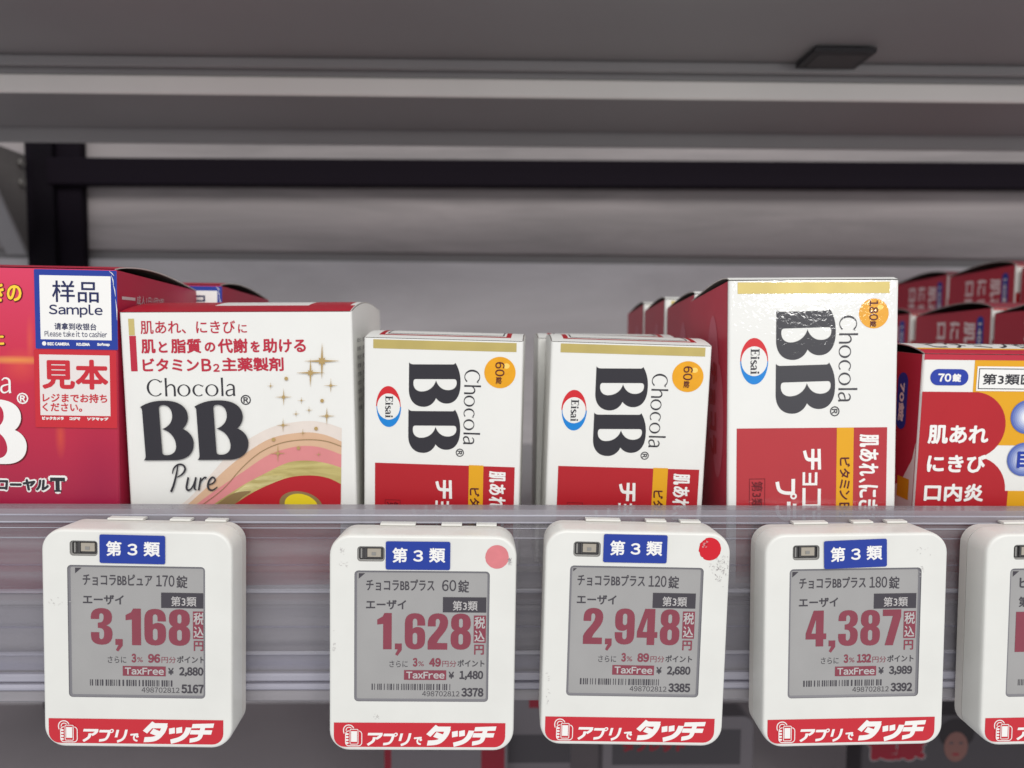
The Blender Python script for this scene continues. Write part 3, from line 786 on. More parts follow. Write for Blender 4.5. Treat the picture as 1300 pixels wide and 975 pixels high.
def star(cx, cy, rx, ry, m=STARG, core=0.09):
    pts = []
    k = min(rx, ry) * core
    for i in range(4):
        a = i * 90
        rr = rx if i % 2 == 0 else ry
        pts.append((cx + rr * math.cos(R(a)), cy - rr * math.sin(R(a))))
        pts.append((cx + k * math.cos(R(a + 45)), cy - k * math.sin(R(a + 45))))
    P.loops('sparkle_print', [pts], m, 12)
    k2 = min(rx, ry) * 0.26
    pts = []
    for i in range(8):
        rr = k2 if i % 2 == 0 else k2 * 0.45
        pts.append((cx + rr * math.cos(R(i * 45 + 45)), cy - rr * math.sin(R(i * 45 + 45))))
    P.loops('sparkle_print', [pts], m, 13)
for a in ((906, 300, 78, 78), (857, 350, 65, 62), (945, 405, 32, 32), (686, 405, 18, 18), (742, 453, 38, 38), (819, 468, 18, 18), (852, 510, 18, 18),
          (796, 526, 18, 18), (929, 536, 40, 40), (740, 574, 32, 32), (826, 608, 18, 20), (718, 696, 38, 40), (895, 702, 18, 14)):
    star(*a)
for a in ((753, 374), (908, 470), (883, 590), (699, 636), (807, 674)): P.disc('sparkle_print', a[0], a[1], 8, 8, STARG, 12, 16)
P.build(pure)
ps = Print((0, 0), (100, 0), (0, 100), 100, 100, 0, h)
for k in range(9):
    ps.text('side_lettering', ['成分', '効能', '用法', '用量', '注意'][k % 5] + '：肌あれ、にきび', (8, 10 + k * 3.2, 46, 11.6 + k * 3.2), mat('ink_grey', (120, 118, 122)), 1)
ps.build(pure, right_side(w))
place(pure, -134.2, 7.2, 268.0, w, h, -0.7, 2.0)
tag(pure, 'white box with red lid edge, gold sparkles and a rainbow arc', 'medicine box', 'boxes displayed on the shelf')

# ---- white boxes laid on their side, red panel below
def plus_front(P, k, M_):
    Wm, Im, Gm, Om, Rm, Iw = M_
    P.rect('gold_band', k['gold'], Gm, 1)
    P.shape('brand_lettering', FATB, k['b1'], Im, 1, rot=1); P.shape('brand_lettering', FATB, k['b2'], Im, 1, rot=1)
    P.shape('brand_lettering', CHOC, k['choc'], Im, 1, rot=1)
    P.text('brand_lettering', '®', k['reg'], Im, 1, rot=1, bold=.7)
    x, y, r = k['badge']
    P.disc('tablet_count_badge', x, y, r, r, Om, 1)
    P.disc('tablet_count_badge', x + r * .32, y - r * .3, r * .45, r * .42, ORANGEL if r < 0 else Om, 2)
    P.disc('tablet_count_badge', x + r * .42, y - r * .42, r * .2, r * .17, ORANGEL, 3)
    P.word('tablet_count_badge', k['n'], k['nb'], ORTEXT, 4, rot=1, bold=.6); P.text('tablet_count_badge', '錠', k['nj'], ORTEXT, 4, rot=1, bold=.5)
    x, y, rx, ry = k['logo']
    P.shape('maker_logo', ([((a + 1) / 2, b) for a, b in ellipse(0, 0, 1, 1, 24, 0, 180)], [tuple(range(25))]), (x - rx, y - ry, x + rx, y), EISR, 1)
    P.shape('maker_logo', ([((a + 1) / 2, (b + 1)) for a, b in ellipse(0, 0, 1, 1, 24, 180, 360)], [tuple(range(25))]), (x - rx, y, x + rx, y + ry), BLUE, 1)
    P.disc('maker_logo', x, y, rx * .93, ry * .64, Wm, 2)
    P.shape('maker_logo', EISAI, k['eisai'], Im, 3, rot=1)
    x0, y0, x1, ybot = k['panel']; ya, yb = k['yel']
    P.rect('red_panel', (x0, y0, x1, ybot), Rm, 1)
    P.rect('red_panel', (ya, y0, yb, ybot), YEL, 2)
    # each glyph run: text, x0, x1, start, pitch
    for part, chars, xa, xb, ys, m, b in k['runs']:
        for c, (s0, s1, f0, f1) in zip(chars, ys):
            bx = (xa + (xb - xa) * f0, s0, xa + (xb - xa) * f1, s1)
            if part == 'product_lettering' and c in 'チョコラプス': P.kana(part, c, bx, 17, m, 3, rot=1)
            elif c in 'B2': P.word(part, c, bx, m, 3, rot=1, bold=b)
            else: P.text(part, c, bx, m, 3, rot=1, bold=b)
    x0, y0, x1, y1 = k['klass']
    P.frame('class_mark', (x0, y0, x1, y1), 2, DKRED, 3)
    P.text('class_mark', '第3類医薬品', (x0 + 9, y0 + 10, x1 - 9, y1 - 10), DKRED, 3, rot=1, bold=.5)

def run(y, pitch, sizes):
    out = []
    for s in sizes:   # (advance, used, f0, f1)
        out.append((y + pitch * s[1] * 0 + pitch * (s[0] - s[1]) / 2, y + pitch * (s[0] + s[1]) / 2, s[2], s[3])); y += pitch * s[0]
    return out
FULL = (1, .88, 0, 1)
FLATM = (WHITE, INK, GOLD, ORANGE, INKRED, INKW)
w, h, d = 57.4, 94, 34
plus60, body, lid, strip, arc = carton('medicine_box', w, h, d, WHITE, WHITE, bulge=1.7, drop=0.0, peak=0.9, closed=True)
strip('lid_print', -w / 2 + 4.6, -w / 2 + 6.4, 0.16, 0.9, INKRED); strip('lid_print', w / 2 - 6.4, w / 2 - 4.6, 0.16, 0.9, INKRED)
strip('lid_print', -w / 2 + 7.2, -w / 2 + 7.7, 0.2, 0.9, INK); strip('lid_print', w / 2 - 7.7, w / 2 - 7.2, 0.2, 0.9, INK)
strip('lid_print', -w / 2 + 4.6, w / 2 - 4.6, 0.12, 0.16, INKRED); strip('lid_print', -w / 2 + 7.2, w / 2 - 7.2, 0.2, 0.22, INK)
k60 = dict(gold=(90, 122, 768, 164), b1=(257, 221, 503, 434), b2=(251, 443, 500, 656), choc=(517, 255, 598, 612), reg=(478, 632, 518, 672),
           badge=(690, 268, 74), n='60', nb=(668, 218, 712, 285), nj=(671, 288, 699, 322), logo=(158, 433, 59, 98), eisai=(142, 382, 179, 486),
           panel=(81, 712, 755, 1290), yel=(535, 605), klass=(130, 885, 205, 1150),
           runs=[('claim_lettering', '肌あれ、にきびに', 637, 717, run(736, 62, [FULL, FULL, FULL, (.5, .3, 0, .35), FULL, FULL, FULL, (.8, .7, 0, .8)]), INKW, 2.4),
                 ('ingredient_lettering', 'ビタミンB2', 545, 592, run(820, 48, [FULL] * 4 + [(1, .6, 0, 1), (.7, .5, 0, .6)]), ORTEXT, 1.5),
                 ('product_lettering', 'チョコラBB', 378, 460, run(782, 98, [(1, .92, 0, 1), (.72, .6, 0, .8), FULL, FULL, (.8, .7, 0, 1), (.8, .7, 0, 1)]), INKW, 5),
                 ('product_lettering', 'プラス', 263, 345, run(905, 98, [FULL] * 3), INKW, 5)])
P = Print((46, 104), (800, 121), (28, 915), w, 62.2, -w / 2, h, clip=(-w / 2 + .3, w / 2 - .3, 2, h - .3))
plus_front(P, k60, FLATM); P.build(plus60)
place(plus60, -47.3, -1.0, 268.0, w, h, 1.1, 3.0, -3.5)
tag(plus60, 'white box with 60 tablets badge, beside the sparkle box', 'medicine box', 'white boxes with a yellow 60 tablets badge')
p2 = copy_tree(plus60)
place(p2, 20.8, -2.0, 268.0, w * 1.0, h, 1.3, 3.0, -0.5)
p2.scale = (1.02, 1, 1)
tag(p2, 'white box with 60 tablets badge, beside the tall 180 tablets box', 'medicine box', 'white boxes with a yellow 60 tablets badge')
p3 = copy_tree(plus60); place(p3, 17.4, -1.0, 304, w, h, 0.2, 1.0, 0)
tag(p3, 'white box mostly hidden behind the 60 tablets box next to the tall one', 'medicine box', 'white boxes with a yellow 60 tablets badge')
p4 = copy_tree(plus60); place(p4, -50.5, -2.0, 304, w, h, 0.6, 1.0, 0)
tag(p4, 'white box hidden behind the 60 tablets box beside the sparkle box', 'medicine box', 'white boxes with a yellow 60 tablets badge')

# ---- tall 180 tablet boxes
w, h, d = 62.4, 116, 54
plus180, body, lid, strip, arc = carton('medicine_box', w, h, d, LAC[WHITE], WHITE, bulge=2.4, drop=4.2, peak=0.6, side=PINK_SIDE)
k180 = dict(gold=(110, 56, 698, 100), b1=(260, 158, 491, 356), b2=(260, 367, 491, 565), choc=(503, 185, 578, 520), reg=(472, 537, 510, 577),
            badge=(638, 178, 58), n='180', nb=(620, 126, 654, 205), nj=(623, 207, 648, 230), logo=(176, 360, 54, 90), eisai=(161, 312, 196, 410),
            panel=(110, 621, 697, 1230), yel=(500, 566), klass=(160, 818, 222, 1080),
            runs=[('claim_lettering', '肌あれ、にきびに', 588, 664, run(644, 57, [FULL, FULL, FULL, (.5, .3, 0, .35), FULL, FULL, FULL, (.8, .7, 0, .8)]), INKW, 2.2),
                  ('ingredient_lettering', 'ビタミンB2', 513, 553, run(735, 43, [FULL] * 4 + [(1, .6, 0, 1), (.7, .5, 0, .6)]), ORTEXT, 1.2),
                  ('product_lettering', 'チョコラBB', 368, 440, run(700, 88, [(1, .92, 0, 1), (.72, .6, 0, .8), FULL, FULL, (.8, .7, 0, 1), (.8, .7, 0, 1)]), INKW, 4.2),
                  ('product_lettering', 'プラス', 262, 345, run(815, 88, [FULL] * 3), INKW, 4.2)])
P = Print((76, 46), (735, 46), (76, 940), w, 84.0, -w / 2, h, clip=(-w / 2 + .3, w / 2 - .3, 2, h - .3))
plus_front(P, k180, (LAC[WHITE], LAC[INK], GOLD, LAC[ORANGE], LAC[INKRED], INKW)); P.build(plus180)
ps = Print((0, 0), (100, 0), (0, 100), 100, 100, 0, h, clip=(-d + 1.5, -1.5, 2, h - 5))
for cx, cy, rx, ry in ((-19, 38, 8, 26), (-30, 44, 7, 18), (-12, 52, 7, 22)):
    ps.loops('petal_print', [[(cx + rx * math.cos(a), cy + ry * math.sin(a)) for a in [k * 2 * math.pi / 30 for k in range(30)]]], PETAL, 1 + cx * -.01)
ps.text('side_lettering', 'チョコラ', (-22, 30, -13, 66), INKRED, 4, rot=1, bold=.5)
ps.rect('side_badge', (-49, 33, -43, 54), SLATE, 4, r=3)
ps.build(plus180, left_side(w))
place(plus180, 84.3, 20.6, 268, w, h, -0.8, -1.2)
tag(plus180, 'tallest white box, 180 tablets badge and glare near its top', 'medicine box', 'boxes displayed on the shelf')
xx = [(87.0, 323.5), (86.6, 379), (87.0, 435)]
lab = ['white box with red side directly behind the tall 180 tablets box',
       'third box of the row behind the tall 180 tablets box',
       'farthest box of the row behind the tall 180 tablets box']
for (x_, y_), l_ in zip(xx, lab):
    c = copy_tree(plus180); place(c, x_, 19.0 + random.uniform(-.6, .6), y_, w, h, 0.0, 0, random.uniform(-.6, .6)); tag(c, l_)

# ---- white, red and amber boxes at the right
w, h, d = 84, 90, 44
W70 = WHITE
box70, body, lid, strip, arc = carton('medicine_box', w, h, d, WHITE, WHITE, bulge=2.9, drop=0.0, peak=0.8, side=PINK_SIDE)
strip('lid_print', -w / 2 + .4, w / 2 - .4, 0.0, 0.10, INKCRIM); strip('lid_print', -w / 2 + .4, w / 2 - .4, 0.10, 0.14, YEL)
def lid_text(s, x0, x1, t0, t1, m):
    vs, fs = text_shape(s)
    V = []
    for u_, v_ in [q[:2] for q in vs]:
        y, z = arc(t0 + (t1 - t0) * v_); V.append(Vector((x0 + (x1 - x0) * u_, y, z + 0.09)) * MM)
    mesh_obj('lid_lettering', V, fs, [m], lid)
lid_text('ビタミンBBプラス', -w / 2 + 8, w / 2 - 8, 0.15, 0.5, INK)
P = Print((148, 386), (148 + w / .1023, 386), (125, 945), w, 57.2, -w / 2, h, clip=(-w / 2 + .2, w / 2 - .2, 1, h - .2))
P.rect('front_print', (145, 380, 980, 408), INKCRIM, 1)
P.rect('front_print', (327, 408, 980, 717), YEL, 1)
P.rect('front_print', (445, 885, 980, 1300), YEL, 1)
P.rect('front_print', (118, 523, 335, 1300), INKRED, 2)
P.disc('front_print', 332, 645, 121, 122, INKRED, 2.5); P.disc('front_print', 342, 885, 118, 125, INKRED, 3)
P.rect('front_print', (300, 885, 462, 1300), INKRED, 3.5)
P.rect('tablet_count_badge', (172, 441, 311, 500), NAVY, 2, r=29)
P.word('tablet_count_badge', '70', (200, 457, 248, 487), INKW, 3, bold=1.6); P.text('tablet_count_badge', '錠', (252, 457, 284, 487), INKW, 3, bold=1.5)
P.rect('class_mark', (341, 430, 700, 519), INKW, 4); P.frame('class_mark', (347, 437, 694, 512), 3, INK, 5)
P.text('class_mark', '第3類医薬品', (362, 456, 660, 496), INK, 5, bold=1)
P.text('claim_lettering', '肌あれ', (168, 644, 391, 713), INKW, 5, bold=2.6); P.text('claim_lettering', 'にきび', (168, 752, 385, 819), INKW, 5, bold=2.6); P.text('claim_lettering', '口内炎', (160, 860, 380, 926), INKW, 5, bold=2.6)
for cx, cy in ((532, 612), (525, 768), (690, 612), (690, 768)):
    for q in range(7):
        t = q / 6; P.disc('symptom_bubble', cx, cy, 62 * (1 - .11 * q), 62 * (1 - .11 * q), mat('bubble_%d' % q, tuple(int((1 - t) * a + t * b) for a, b in zip((84, 104, 176), (232, 234, 240))), .4, .35), 5 + q * .7)
P.text('symptom_bubble', '目', (498, 738, 552, 800), NAVY, 11, bold=3); P.text('symptom_bubble', '腰', (660, 738, 718, 800), NAVY, 11, bold=3)
P.build(box70)
ps = Print((0, 0), (100, 0), (0, 100), 100, 100, 0, h, clip=(-d + 1.3, -1.3, 2, h - 1))
ps.loops('side_print', [[(-.5, 30), (-3, 40), (-9, 49), (-22, 58), (-44, 62), (-44, 95), (-.5, 95)]], WHITE, 1)
ps.rect('side_print', (-12, 48, -4, 56), YEL, 2)
ps.rect('side_badge', (-16, 8, -9, 30), NAVY, 1, r=3.5); ps.text('side_badge', '70錠', (-14.5, 12, -10.5, 27), INKW, 2, rot=1, bold=.2)
ps.build(box70, left_side(w))
place(box70, 157.1, -5.5, 268, w, h, 0.2, 2.0)
tag(box70, 'red, white and amber box with blue 70 tablets oval, at the right edge', 'medicine box', 'boxes displayed on the shelf')

# 140 tablet boxes, rows receding behind it
w, h, d = 56, 113, 80
box140, body, lid, strip, arc = carton('medicine_box', w, h, d, WHITE, mat('lid_wine', (150, 60, 72), .45, .35), bulge=5.0, drop=3.0, peak=0.7, side=PINK_SIDE)
P = Print((0, 0), (w, 0), (0, h), w, h, -w / 2, h)
P.rect('front_print', (.4, .5, w - .4, 1.6), INKRED, 1)
P.rect('front_print', (.4, 19, w - .4, h - 1), INKRED, 1)
P.rect('front_print', (w / 2, 2, w - .5, 18.5), YEL, 1)
P.build(box140)
ps = Print((0, 0), (100, 0), (0, 100), 100, 100, 0, h, clip=(-d + 1.3, -1.3, 2, h - 3))
for s_, x_ in (('肌あれ', -25.5), ('にきび', -40), ('口内炎', -54)):
    ps.text('side_lettering', s_, (x_, 8, x_ + 10.5, 47), mat('ink_side_white', (240, 222, 222), .45, .3), 1, rot=1, bold=.45)
ps.rect('side_badge', (-13.5, 5, -7, 34), NAVY, 1, r=3.2); ps.text('side_badge', '140錠', (-12.2, 9, -8.2, 30), INKW, 2, rot=1, bold=.15)
ps.build(box140, left_side(w))
place(box140, 291.5, 18.5, 430, w, h, 0)
tag(box140, 'white fronted box with 140 tablets on its red side, middle of the nearer row', 'medicine box', 'boxes with red sides in receding rows')
def more140(x, z, y, l_, lift=0):
    c = copy_tree(box140); place(c, x, z, y, w, h, 0, 0, random.uniform(-.5, .5)); tag(c, l_); return c
more140(290.5, 18, 348, 'nearest box of the red sided row, cut by the right edge')
more140(290.0, 17.5, 513, 'rear box of the nearer row, just above the amber box lid')
# the farther, higher row stands on a riser
riser = empty('shelf_riser', (0.381, 0.565, SHELF_Z * MM)); tag(riser, 'low grey riser block under the farther row of red boxes', 'riser')
mb = MB(); mb.box(-36, 36, -165, 82, 0.1, 32.4, bev=1); mb.build('riser_block', METAL, riser)
more140(349.0, 50.2, 493, 'second box of the farther, raised row of red sided boxes')
more140(350.0, 50.2, 410, 'front box of the farther, raised row at the right edge')
more140(348.5, 49.5, 576 - 9, 'rearmost box of the raised row against the back wall')

# ------------------------------------------------------------------ electronic price tags
TW, TH, TD = 61.4, 73.0, 15.5
def z2(v): return v
def tag_body(root):
    def loop(inset, y, r):
        return [(x, y, z) for x, z in rrect(-TW / 2 + inset, inset, TW / 2 - inset, TH - inset, r, 8)]
    A = Print((55, 110), (740, 110), (58, 906), TW, TH, -TW / 2, TH)
    scr = [A.pt(150, 720), A.pt(643, 238)]
    win = [A.pt(158, 205), A.pt(258, 150)]
    hole = rrect(scr[0][0], scr[0][1], scr[1][0], scr[1][1], 1.3, 4)
    hole2 = rrect(win[0][0], win[0][1], win[1][0], win[1][1], 1.1, 4)
    mb = MB()
    front = loop(.85, 0, 6.4)
    pts, tris = tri_loops([[(x, z) for x, _, z in front], hole, hole2])
    mb.add([(x, 0, z) for x, z in pts], tris)
    mb.loft([front, loop(.5, .1, 6.5), loop(.25, .35, 6.6), loop(.08, 1.0, 6.8), loop(0, 1.7, 6.8), loop(0.15, 10.2, 6.8)], 0)
    case = mb.build('front_case', TAGW, root, smooth=False)
    me = case.data
    for p in me.polygons:
        if abs(p.normal.y) < 0.999: p.use_smooth = True
    mb = MB(); mb.loft([loop(.5, 10.2, 6.5), loop(.5, 10.7, 6.5), loop(.25, 10.7, 6.6), loop(.3, TD - 1, 6.6), loop(1.3, TD, 6)], 0, cap1=True)
    mb.build('rear_case', TAGB, root)
    # raised line above screen
    # screen recess
    mb = MB()
    def sl(i, y): return [(x, y, z) for x, z in rrect(scr[0][0] + i, scr[0][1] + i, scr[1][0] - i, scr[1][1] - i, max(1.3 - i, .4), 4)]
    mb.loft([sl(0, 0), sl(0.05, .35)], 1); mb.loft([sl(0.05, .35), sl(.75, .55)], 1)
    mb.loft([sl(.75, .55), sl(.8, .62)], 0, cap1=True)
    scrn = mb.build('screen', [SCREEN, SCRIM], root)
    mb = MB()
    def wl(i, y): return [(x, y, z) for x, z in rrect(win[0][0] + i, win[0][1] + i, win[1][0] - i, win[1][1] - i, max(1.1 - i, .3), 4)]
    mb.loft([wl(0, 0), wl(.25, .5), wl(.5, .6)], 0); mb.loft([wl(.5, .6), wl(.55, 1.3)], 1, cap1=True)
    x0, z0 = win[0]; x1, z1 = win[1]
    mb.box(x0 + 3.2, x1 - 1.4, .75, 1.25, z0 + 1.3, z1 - 1.0, 2); mb.box(x0 + 2.5, x0 + 3.0, .7, 1.25, z0 + .8, z1 - .7, 1); mb.box(x0 + 1, x0 + 1.5, .7, 1.25, z0 + .9, z1 - .9, 0)
    mb.box(x0 + 4.6, x0 + 6.0, .6, .74, z0 + 1.9, z0 + 2.9, 0)
    mb.build('indicator_window', [WINGREY, WINDARK, WINTAN], root)
    mb = MB()
    mb.box(-16, -4, TD - 2.6, TD + .8, TH - .2, TH + .55, bev=.2); mb.box(5, 12, TD - 2.6, TD + .8, TH - .2, TH + .55, bev=.2); mb.box(17, 24, TD - 2.6, TD + .8, TH - .2, TH + .55, bev=.2)
    mb.build('rail_clip', TAGW, root)
    return A

def bars(P, x0, x1, y0, y1, m, seed):
    rnd = random.Random(seed); x = x0
    while x < x1 - 3:
        w_ = rnd.choice((2.4, 2.8, 4.2, 5.6)); P.rect('screen_print', (x, y0, x + w_, y1), m, 1); x += w_ + rnd.choice((3.2, 3.8, 5.6, 8.5))

def scr_frame(a, l, b): return (a, .62 - l, b)

SCUFFD = mat('scuff_dark', (140, 132, 134), 0.6, 0.3)
def price_tag(name_txt, count, price, pts, taxfree, code, shift=0.0, sticker=(0, 0, 0), dot=None, seed=1, full=True, scuffs=()):
    root = empty('price_tag')
    A = tag_body(root)
    scrn = [c for c in root.children if c.name.startswith('screen')][0]
    lim0 = A.pt(160, 0)[0]; lim1 = A.pt(633, 0)[0]
    P = Print((55 - shift, 110), (740 - shift, 110), (58 - shift, 906), TW, TH, -TW / 2, TH, clip=(lim0, lim1, 0, TH))
    n = 'screen_print'
    P.loops(n, [[(163 , 250), (186, 250), (163, 270)]], EINK, 1)
    if full:
        P.text(n, name_txt, (190, 271, 440, 313), EINK, 1, bold=.6)
        P.word(n, count, (524 - 22 * len(count) - (4 if len(count) > 2 else 12), 272, 520, 313), EINK, 1, bold=.5); P.text(n, '錠', (527, 272, 567, 318), EINK, 1, bold=.6)
        P.text(n, 'エーザイ', (190, 347, 337, 382), EINK, 1, bold=.9)
        P.rect(n, (472, 335, 632, 391), EINK, 1); P.text(n, '第3類', (508, 348, 600, 384), ELIGHT, 2, bold=.5)
        pw = 359 if price[0] != '1' else 345
        P.shape(n, fat_number(price), (577 - pw, 395, 577, 553), ERED, 1)
        P.rect(n, (587, 402, 632, 503), ERED, 1); P.text(n, '税', (589, 406, 629, 450), ELIGHT, 2, bold=.8); P.text(n, '込', (590, 457, 628, 498), ELIGHT, 2, bold=.8)
        P.text(n, '円', (590, 510, 626, 547), ERED, 1, bold=1)
        P.text(n, 'さらに', (278, 571, 345, 595), EINK, 1)
        P.word(n, '3', (364, 560, 381, 593), ERED, 1, bold=1.6); P.text(n, '%', (384, 573, 405, 591), ERED, 1)
        P.word(n, pts, (468 - (22 if len(pts) < 3 else 18) * len(pts), 560, 468, 593), ERED, 1, bold=1.8); P.text(n, '円分', (473, 570, 525, 593), ERED, 1)
        P.text(n, 'ポイント', (529, 566, 629, 592), EINK, 1, bold=.5)
        P.rect(n, (332, 606, 488, 642), ERED, 1); P.word(n, 'TaxFree', (340, 611, 482, 637), ELIGHT, 2, bold=1.0)
        P.text(n, '¥', (497, 611, 517, 637), EINK, 1, bold=.8); P.word(n, taxfree, (537, 607, 625, 642), EINK, 1, bold=1.5)
        bars(P, 213, 512, 657, 680, EINK, seed)
        P.word(n, '498702812', (400, 684, 538, 703), EINK, 1); P.word(n, code, (545, 671, 627, 704), EINK, 1, bold=1.6)
    else:
        P.text(n, 'ビタミンBB', (190, 271, 440, 313), EINK, 1, bold=.9)
        P.text(n, '第3類医薬品', (190, 345, 400, 384), EINK, 1, bold=.9)
        P.rect(n, (182, 402, 420, 553), ERED, 1)
        P.text(n, '498702812', (400, 684, 540, 703), EINK, 1); bars(P, 200, 500, 657, 680, EINK, seed)
    P.build(scrn, scr_frame)
    Q = Print((55, 110), (740, 110), (58, 906), TW, TH, -TW / 2, TH)
    Q.loops('banner_sticker', [[(76, 799), (711, 799)] + [(671 + 40 * math.cos(R(a)), 850 + 40 * math.sin(R(a))) for a in range(0, 91, 15)] + [(116 + 40 * math.cos(R(a)), 850 + 40 * math.sin(R(a))) for a in range(90, 181, 15)]], BANNER, 1)
    for c_, x0_, x1_ in (('ア', 196, 252), ('プ', 256, 306), ('リ', 314, 362)): Q.kana('banner_sticker', c_, (x0_, 837, x1_, 884), 20, INKW, 2, shear=.25)
    Q.text('banner_sticker', 'で', (372, 851, 403, 882), INKW, 2, bold=1.8)
    for c_, x0_, x1_, y0_ in (('タ', 420, 502, 811), ('ッ', 508, 588, 818), ('チ', 590, 668, 811)): Q.kana('banner_sticker', c_, (x0_, y0_, x1_, 884), 26 if c_ != 'チ' else 22, INKW, 2, shear=.28)
    Q.frame('banner_sticker', (110, 806, 152, 850), 3.5, INKW, 2, r=20); Q.frame('banner_sticker', (120, 815, 144, 840), 3, INKW, 2, r=11)
    Q.rect('banner_sticker', (114, 826, 183, 889), BANNER, 2.6, r=18); Q.frame('banner_sticker', (118, 828, 181, 887), 3, INKW, 3, r=14)
    Q.rect('banner_sticker', (133, 820, 169, 882), BANNER, 4, r=5)
    Q.frame('banner_sticker', (135, 822, 167, 880), 2.5, INKW, 5, r=5); Q.rect('banner_sticker', (140, 830, 162, 870), INKW, 5)
    for k in range(4): Q.rect('banner_sticker', (119, 838 + k * 11, 131, 845 + k * 11), INKW, 4, r=3)
    dx, dy, tl = sticker
    if full:
        Q.rect('class_sticker', (262 + dx, 130 + dy, 497 + dx, 233 + dy), STB, 6, r=7, tilt=tl)
        for c_, x0_, x1_, y0_, y1_ in (('第', 286, 341, 153, 207), ('３', 362, 398, 161, 203), ('類', 420, 479, 153, 206)):
            Q.text('class_sticker', c_, (x0_ + dx, y0_ + dy - (x0_ - 380) * math.tan(R(tl)), x1_ + dx, y1_ + dy - (x0_ - 380) * math.tan(R(tl))), INKW, 7, bold=1.5, tilt=tl)
    if dot:
        cx, cy, r_, m_, ragged = dot
        rr = random.Random(seed)
        lp = [(cx + (r_ + (rr.uniform(-4, 1.5) if (ragged and 120 < a < 250) else rr.uniform(-.8, .8))) * math.cos(R(a)), cy + (r_ + (rr.uniform(-4, 1) if (ragged and 120 < a < 250) else 0)) * math.sin(R(a))) for a in range(0, 360, 8)]
        Q.loops('dot_sticker', [lp], m_, 1)
    for i, (cx, cy, sx_, sy_) in enumerate(scuffs):
        rr = random.Random(seed * 31 + i)
        for q in range(10 if cx < 650 else 34):
            x = cx + rr.gauss(0, sx_); y = cy + rr.gauss(0, sy_); a = rr.uniform(0, 6.28); L_ = rr.uniform(2, 7); t_ = rr.uniform(.5, 1.4)
            ca, sa = math.cos(a), math.sin(a)
            Q.loops('scuff_marks', [[(x - ca * L_, y - sa * L_), (x + sa * t_, y - ca * t_), (x + ca * L_, y + sa * L_), (x - sa * t_, y + ca * t_)]], SCUFF if (cx < 650 or q % 2) else SCUFFD, 1 + q * .03)
    Q.build(root)
    return root

def place_tag(root, x0, ztop, roll, yaw=0, pitch=0, y=239.0):
    place(root, x0, ztop, y, TW, TH, roll, pitch, yaw)

G = 'electronic price tags clipped to the rail'
DOTP = mat('dot_faded_red', (218, 128, 132), .5, .3, mottle=.1, mscale=300)
DOTR = mat('dot_red', (204, 24, 40), .45, .35)
t1 = price_tag('チョコラBBピュア', '170', '3,168', '96', '2,880', '5167', shift=10, sticker=(4, -4, -0.3), seed=3, scuffs=((110, 380, 20, 10),))
place_tag(t1, -146.6, -63.5, 1.0); tag(t1, 'white electronic price tag reading 3,168 below the sparkle box', 'price tag', G)
t2 = price_tag('チョコラBBプラス', '60', '1,628', '49', '1,480', '3378', sticker=(0, 0, 0), dot=(668, 184, 43, DOTP, False), seed=5, scuffs=((105, 165, 4, 6), (110, 215, 8, 5), (715, 200, 3, 6), (235, 780, 6, 4), (75, 500, 3, 30)))
place_tag(t2, -53.9, -65.4, 0.5); tag(t2, 'white electronic price tag reading 1,628 with a faded pink dot', 'price tag', G)
t3 = price_tag('チョコラBBプラス', '120', '2,948', '89', '2,680', '3385', shift=-12, sticker=(6, -10, 0.0), dot=(661, 168, 42, DOTR, True), seed=9, scuffs=((700, 235, 16, 22), (712, 250, 14, 25), (640, 150, 8, 10), (80, 700, 4, 30)))
place_tag(t3, 17.0, -63.6, 1.1); tag(t3, 'white electronic price tag reading 2,948 with a bright red dot', 'price tag', G)
t4 = price_tag('チョコラBBプラス', '180', '4,387', '132', '3,989', '3392', shift=-2, sticker=(12, 2, 1.6), seed=12, scuffs=((640, 175, 16, 9), (645, 250, 3, 10)))
place_tag(t4, 89.6, -65.2, -0.9); tag(t4, 'white electronic price tag reading 4,387 with no dot, below the tall box', 'price tag', G)
t5 = price_tag('', '', '', '', '', '', seed=15, full=False)
place_tag(t5, 164.0, -64.9, -0.8); tag(t5, 'white electronic price tag cut off by the right edge', 'price tag', G)

# ------------------------------------------------------------------ products on the shelf below, out of focus
LOWZ = -330
ls = empty('lower_shelf', (0, 0.3, LOWZ * MM)); tag(ls, 'dark grey shelf further down holding blurred packages', 'shelf')
mb = MB(); mb.box(-620, 700, 20, 348, -3, 0, bev=.6); mb.build('deck', DIM, ls)
GREYP = mat('pack_grey', (112, 106, 110), .4, .4); DARKP = mat('pack_dark', (72, 68, 72), .45, .35); REDP = mat('pack_red', (138, 26, 44), .45, .35)
PALEP = mat('pack_pale', (140, 132, 134), .4, .4)
def pack(x, y, wd, ht, dp, m, label, r=6, deco=None):
    root = empty('blister_pack', (x * MM, y * MM, LOWZ * MM))
    lp = rrect(-wd / 2, 0, wd / 2, ht, r, 5)
    mb = MB(); mb.loft([[(a * .985, 0, b) for a, b in lp], [(a, .8, b) for a, b in lp], [(a, dp, b) for a, b in lp]], 0, cap0=True, cap1=True)
    mb.build('pack_body', m, root)
    P = Print((0, 0), (wd, 0), (0, ht), wd, ht, -wd / 2, ht, clip=(-wd / 2, wd / 2, 0, ht))
    if deco: deco(P, wd, ht)
    P.build(root)
    tag(root, label, 'package', 'packages on the lower shelf')
    return root
def zt(ypx, Y): return -(ypx - 425) / 940 * Y
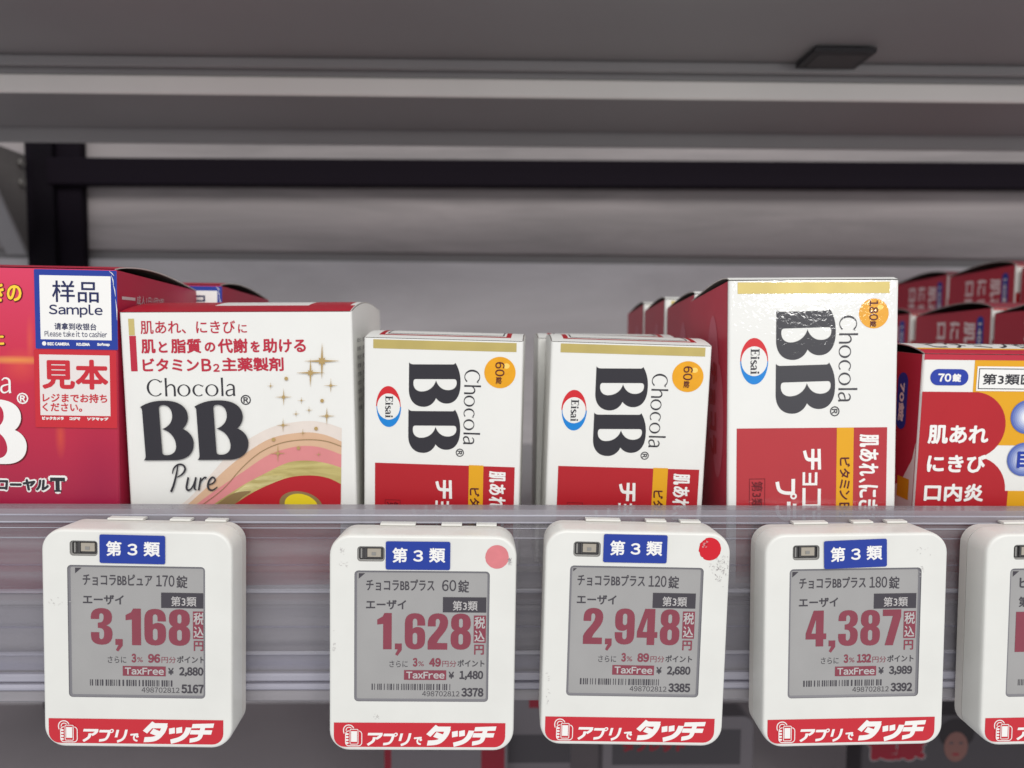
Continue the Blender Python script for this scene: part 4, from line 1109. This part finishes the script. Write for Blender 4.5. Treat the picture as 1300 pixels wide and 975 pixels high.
def deco_a(P, wd, ht):
    P.rect('pack_print', (3, 12, wd - 3, 26), PALEP, 1); P.rect('pack_print', (4, 3, 16, 10), REDP, 1); P.text('pack_print', 'エナジー', (8, 15, wd - 10, 23), DARKP, 2, bold=.5)
pack(-28, 430, 74, LOWZ * -1 + zt(945, 430), 20, GREYP, 'grey package with faint dark lettering under the 1,628 tag', 4, lambda P, a, b: (P.text('pack_print', 'ビタミン', (22, 5, 62, 11), DARKP, 1, bold=.5), P.rect('pack_print', (a - 16, 2, a - 2, 24), REDP, 1), P.rect('pack_print', (0, 4, 4, 50), REDP, 1)))
pack(25, 440, 46, LOWZ * -1 + zt(893, 440), 20, GREYP, 'grey rounded package with a red corner between two middle tags', 8, lambda P, a, b: (P.rect('pack_print', (20, 2, 34, 9), REDP, 1), P.rect('pack_print', (0, 26, a, 44), DARKP, 1)))
pack(112, 430, 92, LOWZ * -1 + zt(925, 430), 16, GREYP, 'clear grey rounded package beside the 2,948 tag', 7, lambda P, a, b: (P.rect('pack_print', (6, 8, a - 8, 30), DARKP, 1), P.text('pack_print', 'タブレット', (12, 14, 50, 22), REDP, 2, bold=.6)))
def deco_man(P, wd, ht):
    P.text('pack_print', '健康', (4, 9, 42, 30), REDP, 1, bold=1.4); P.text('pack_print', '健康', (3, 8, 43, 31), PALEP, .5, bold=2)
    P.disc('portrait_print', 62, 12, 12, 10, mat('print_hair', (38, 32, 36), .5), 1)
    P.disc('portrait_print', 62, 21, 7.8, 10, mat('print_skin', (124, 86, 80), .5), 3)
    P.disc('portrait_print', 58.8, 18.5, 1.5, .8, DARKP, 4, 12); P.disc('portrait_print', 65.2, 18.5, 1.5, .8, DARKP, 4, 12); P.disc('portrait_print', 62, 26, 2.5, .8, REDP, 4, 12)
    P.text('pack_print', 'つめあわせ', (82, 8, 118, 18), GREYP, 1, bold=.5)
pack(309, 460, 138, LOWZ * -1 + zt(925, 460), 20, DARKP, 'dark package with red lettering and a printed portrait, bottom right', 6, deco_man)

# printed glyph parts that look alike need no further marks
S.render.engine = 'CYCLES'
S.cycles.samples = 128
S.cycles.use_denoising = True
S.cycles.max_bounces = 8
S.cycles.transparent_max_bounces = 16
